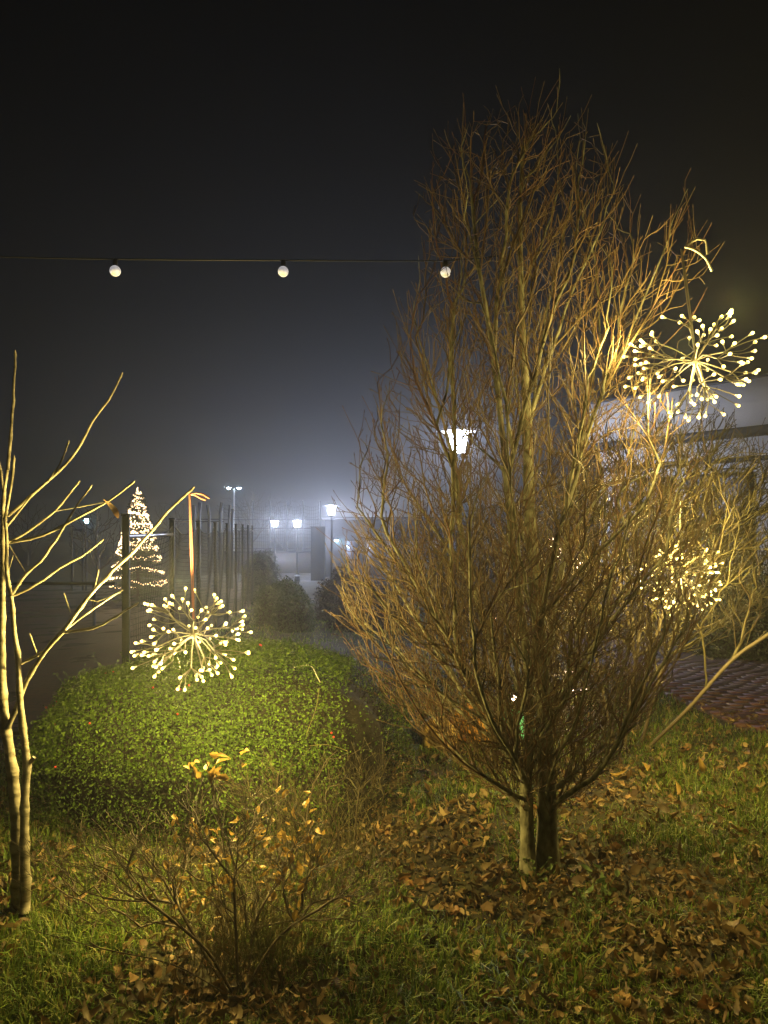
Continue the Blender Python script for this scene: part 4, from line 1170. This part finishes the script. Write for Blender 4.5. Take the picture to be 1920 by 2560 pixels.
r7 = np.random.default_rng(77)
variants = []
for v in range(22):
    Vl, Ql = crumpled_leaf(r7)
    me = new_mesh('fallen_leaf', Vl, [Ql]); me.polygons.foreach_set('use_smooth', [True] * len(me.polygons)); me.materials.append(M['fallen']); variants.append(me)
spots = []
while len(spots) < 230:
    y = 2.05 + 3.2 * r7.random() ** 1.1; x = (r7.random() * 2 - 1) * (.55 * y)
    pr = .6 + .4 * float(bare(np.array([x]), np.array([y]))[0])
    if r7.random() < pr: spots.append((x, y, 0.042 + .06 * r7.random() ** 1.6))
for px, py, s_ in [(540, 2140, .1), (990, 2270, .12), (1130, 2270, .1), (1160, 2120, .11), (270, 2365, .1), (35, 2420, .13), (860, 2270, .12), (1000, 2340, .11), (1250, 2390, .1), (1560, 2520, .13), (1850, 2090, .1), (1420, 2400, .09), (1640, 2360, .1), (1770, 2540, .12), (960, 2420, .1), (30, 2300, .1)]:
    d_ = F * EYE / (py - HY); spots.append(((px - CX) / F * d_, d_, s_))
def leaf_words(x, y):
    px = CX + x / y * F; py = HY + EYE / y * F
    if math.hypot(x - .78, (y - 3.33)) < .5: w = 'brown curled leaf lying close around the foot of the big trunk'
    elif math.hypot(x + .5, (y - 2.5)) < .42: w = 'brown curled leaf lying under the thin dark bush'
    elif px < 260: w = 'brown curled leaf in the grass near the left tree'
    elif px < 900 and y > 3.0: w = 'brown curled leaf lying in front of the green hedge'
    elif px > 1450 and y > 3.4: w = 'brown curled leaf in the grass towards the brick path'
    elif px > 1450: w = 'brown curled leaf in the grass at the bottom right corner'
    elif y > 3.3: w = 'brown curled leaf on bare ground behind the big trunk'
    elif y > 2.75: w = 'brown curled leaf between the dark bush and the big trunk'
    else: w = 'brown curled leaf in the front grass at the bottom middle'
    return w, 'leaf', w.replace('brown curled leaf', 'leaves')
for k, (x, y, s_) in enumerate(spots):
    o = bpy.data.objects.new('fallen_leaf', variants[k % 22]); col.objects.link(o)
    s_ *= .85
    o.location = (x, y, float(G(x, y)) + .004 + s_ * .10); o.scale = (s_, s_, s_)
    o.rotation_euler = (r7.normal(0, .22), r7.normal(0, .22), r7.random() * 6.283)
    tag(o, *leaf_words(x, y))
for px, py in [(1628, 1945), (1545, 1960), (1705, 2005), (1760, 1945)]:
    d_ = F * EYE / (py - HY)
    Vl, Ql = leaf_shape(.10, .042, 5, .8, .2, r7, .003); b = MB(); b.add(Vl @ rot_rand(r7, .5).T, [Ql])
    o = obj('fallen_leaf', b, M['yellow_leaf'], None, ((px - CX) / F * d_, d_, .045), smooth=True)
    tag(o, 'bright yellow leaf fallen on the grass near the brick path', 'leaf', 'yellow fallen leaves')

# small weeds at the foot of the tree
def weed(label, px, py, n, sz, seed):
    r = np.random.default_rng(seed); d_ = F * EYE / (py - HY); x = (px - CX) / F * d_
    root = thing('weed', label, 'weed', (x, d_, float(G(x, d_))))
    for k in range(n):
        a = r.random() * 6.283; R = r.uniform(.01, .10); h = r.uniform(.02, .10)
        Vl, Ql = leaf_shape(sz * r.uniform(.7, 1.3), sz * .6, 3, r.uniform(0, .8), 0, r, .002)
        b = MB(); b.add(Vl @ rot_rand(r, .5).T + np.array([math.cos(a) * R, math.sin(a) * R, h]), [Ql])
        b.tube([(0, 0, 0), (math.cos(a) * R * .6, math.sin(a) * R * .6, h * .7), (math.cos(a) * R, math.sin(a) * R, h)], .0012, 3, cap=False)
        obj('leaf', b, M['weed'], root, smooth=True)
weed('pale green weed with larger leaves right of the big tree trunk', 1510, 2250, 12, .045, 601)
weed('small green clover-like weed just in front of the big trunk', 1340, 2200, 22, .022, 602)
weed('patch of small round-leaved weed between trunk and front grass', 1480, 2300, 34, .022, 603)

# ------------------------------------------------------------------ fog
b = MB(); b.box((-160, -40, -3.2), (160, 190, 9.0))
hz_m = bpy.data.materials.new('fog'); hz_m.use_nodes = True
t = hz_m.node_tree; t.nodes.remove(t.nodes['Principled BSDF'])
pv = t.nodes.new('ShaderNodeVolumePrincipled')
pv.inputs['Color'].default_value = (.9, .92, .96, 1); pv.inputs['Density'].default_value = HAZE_D; pv.inputs['Anisotropy'].default_value = 0.66
t.links.new(pv.outputs['Volume'], t.nodes['Material Output'].inputs['Volume'])
hz = obj('haze', b, hz_m, kind='stuff')
tag(hz, 'thin night fog filling the air over the whole garden', 'fog')
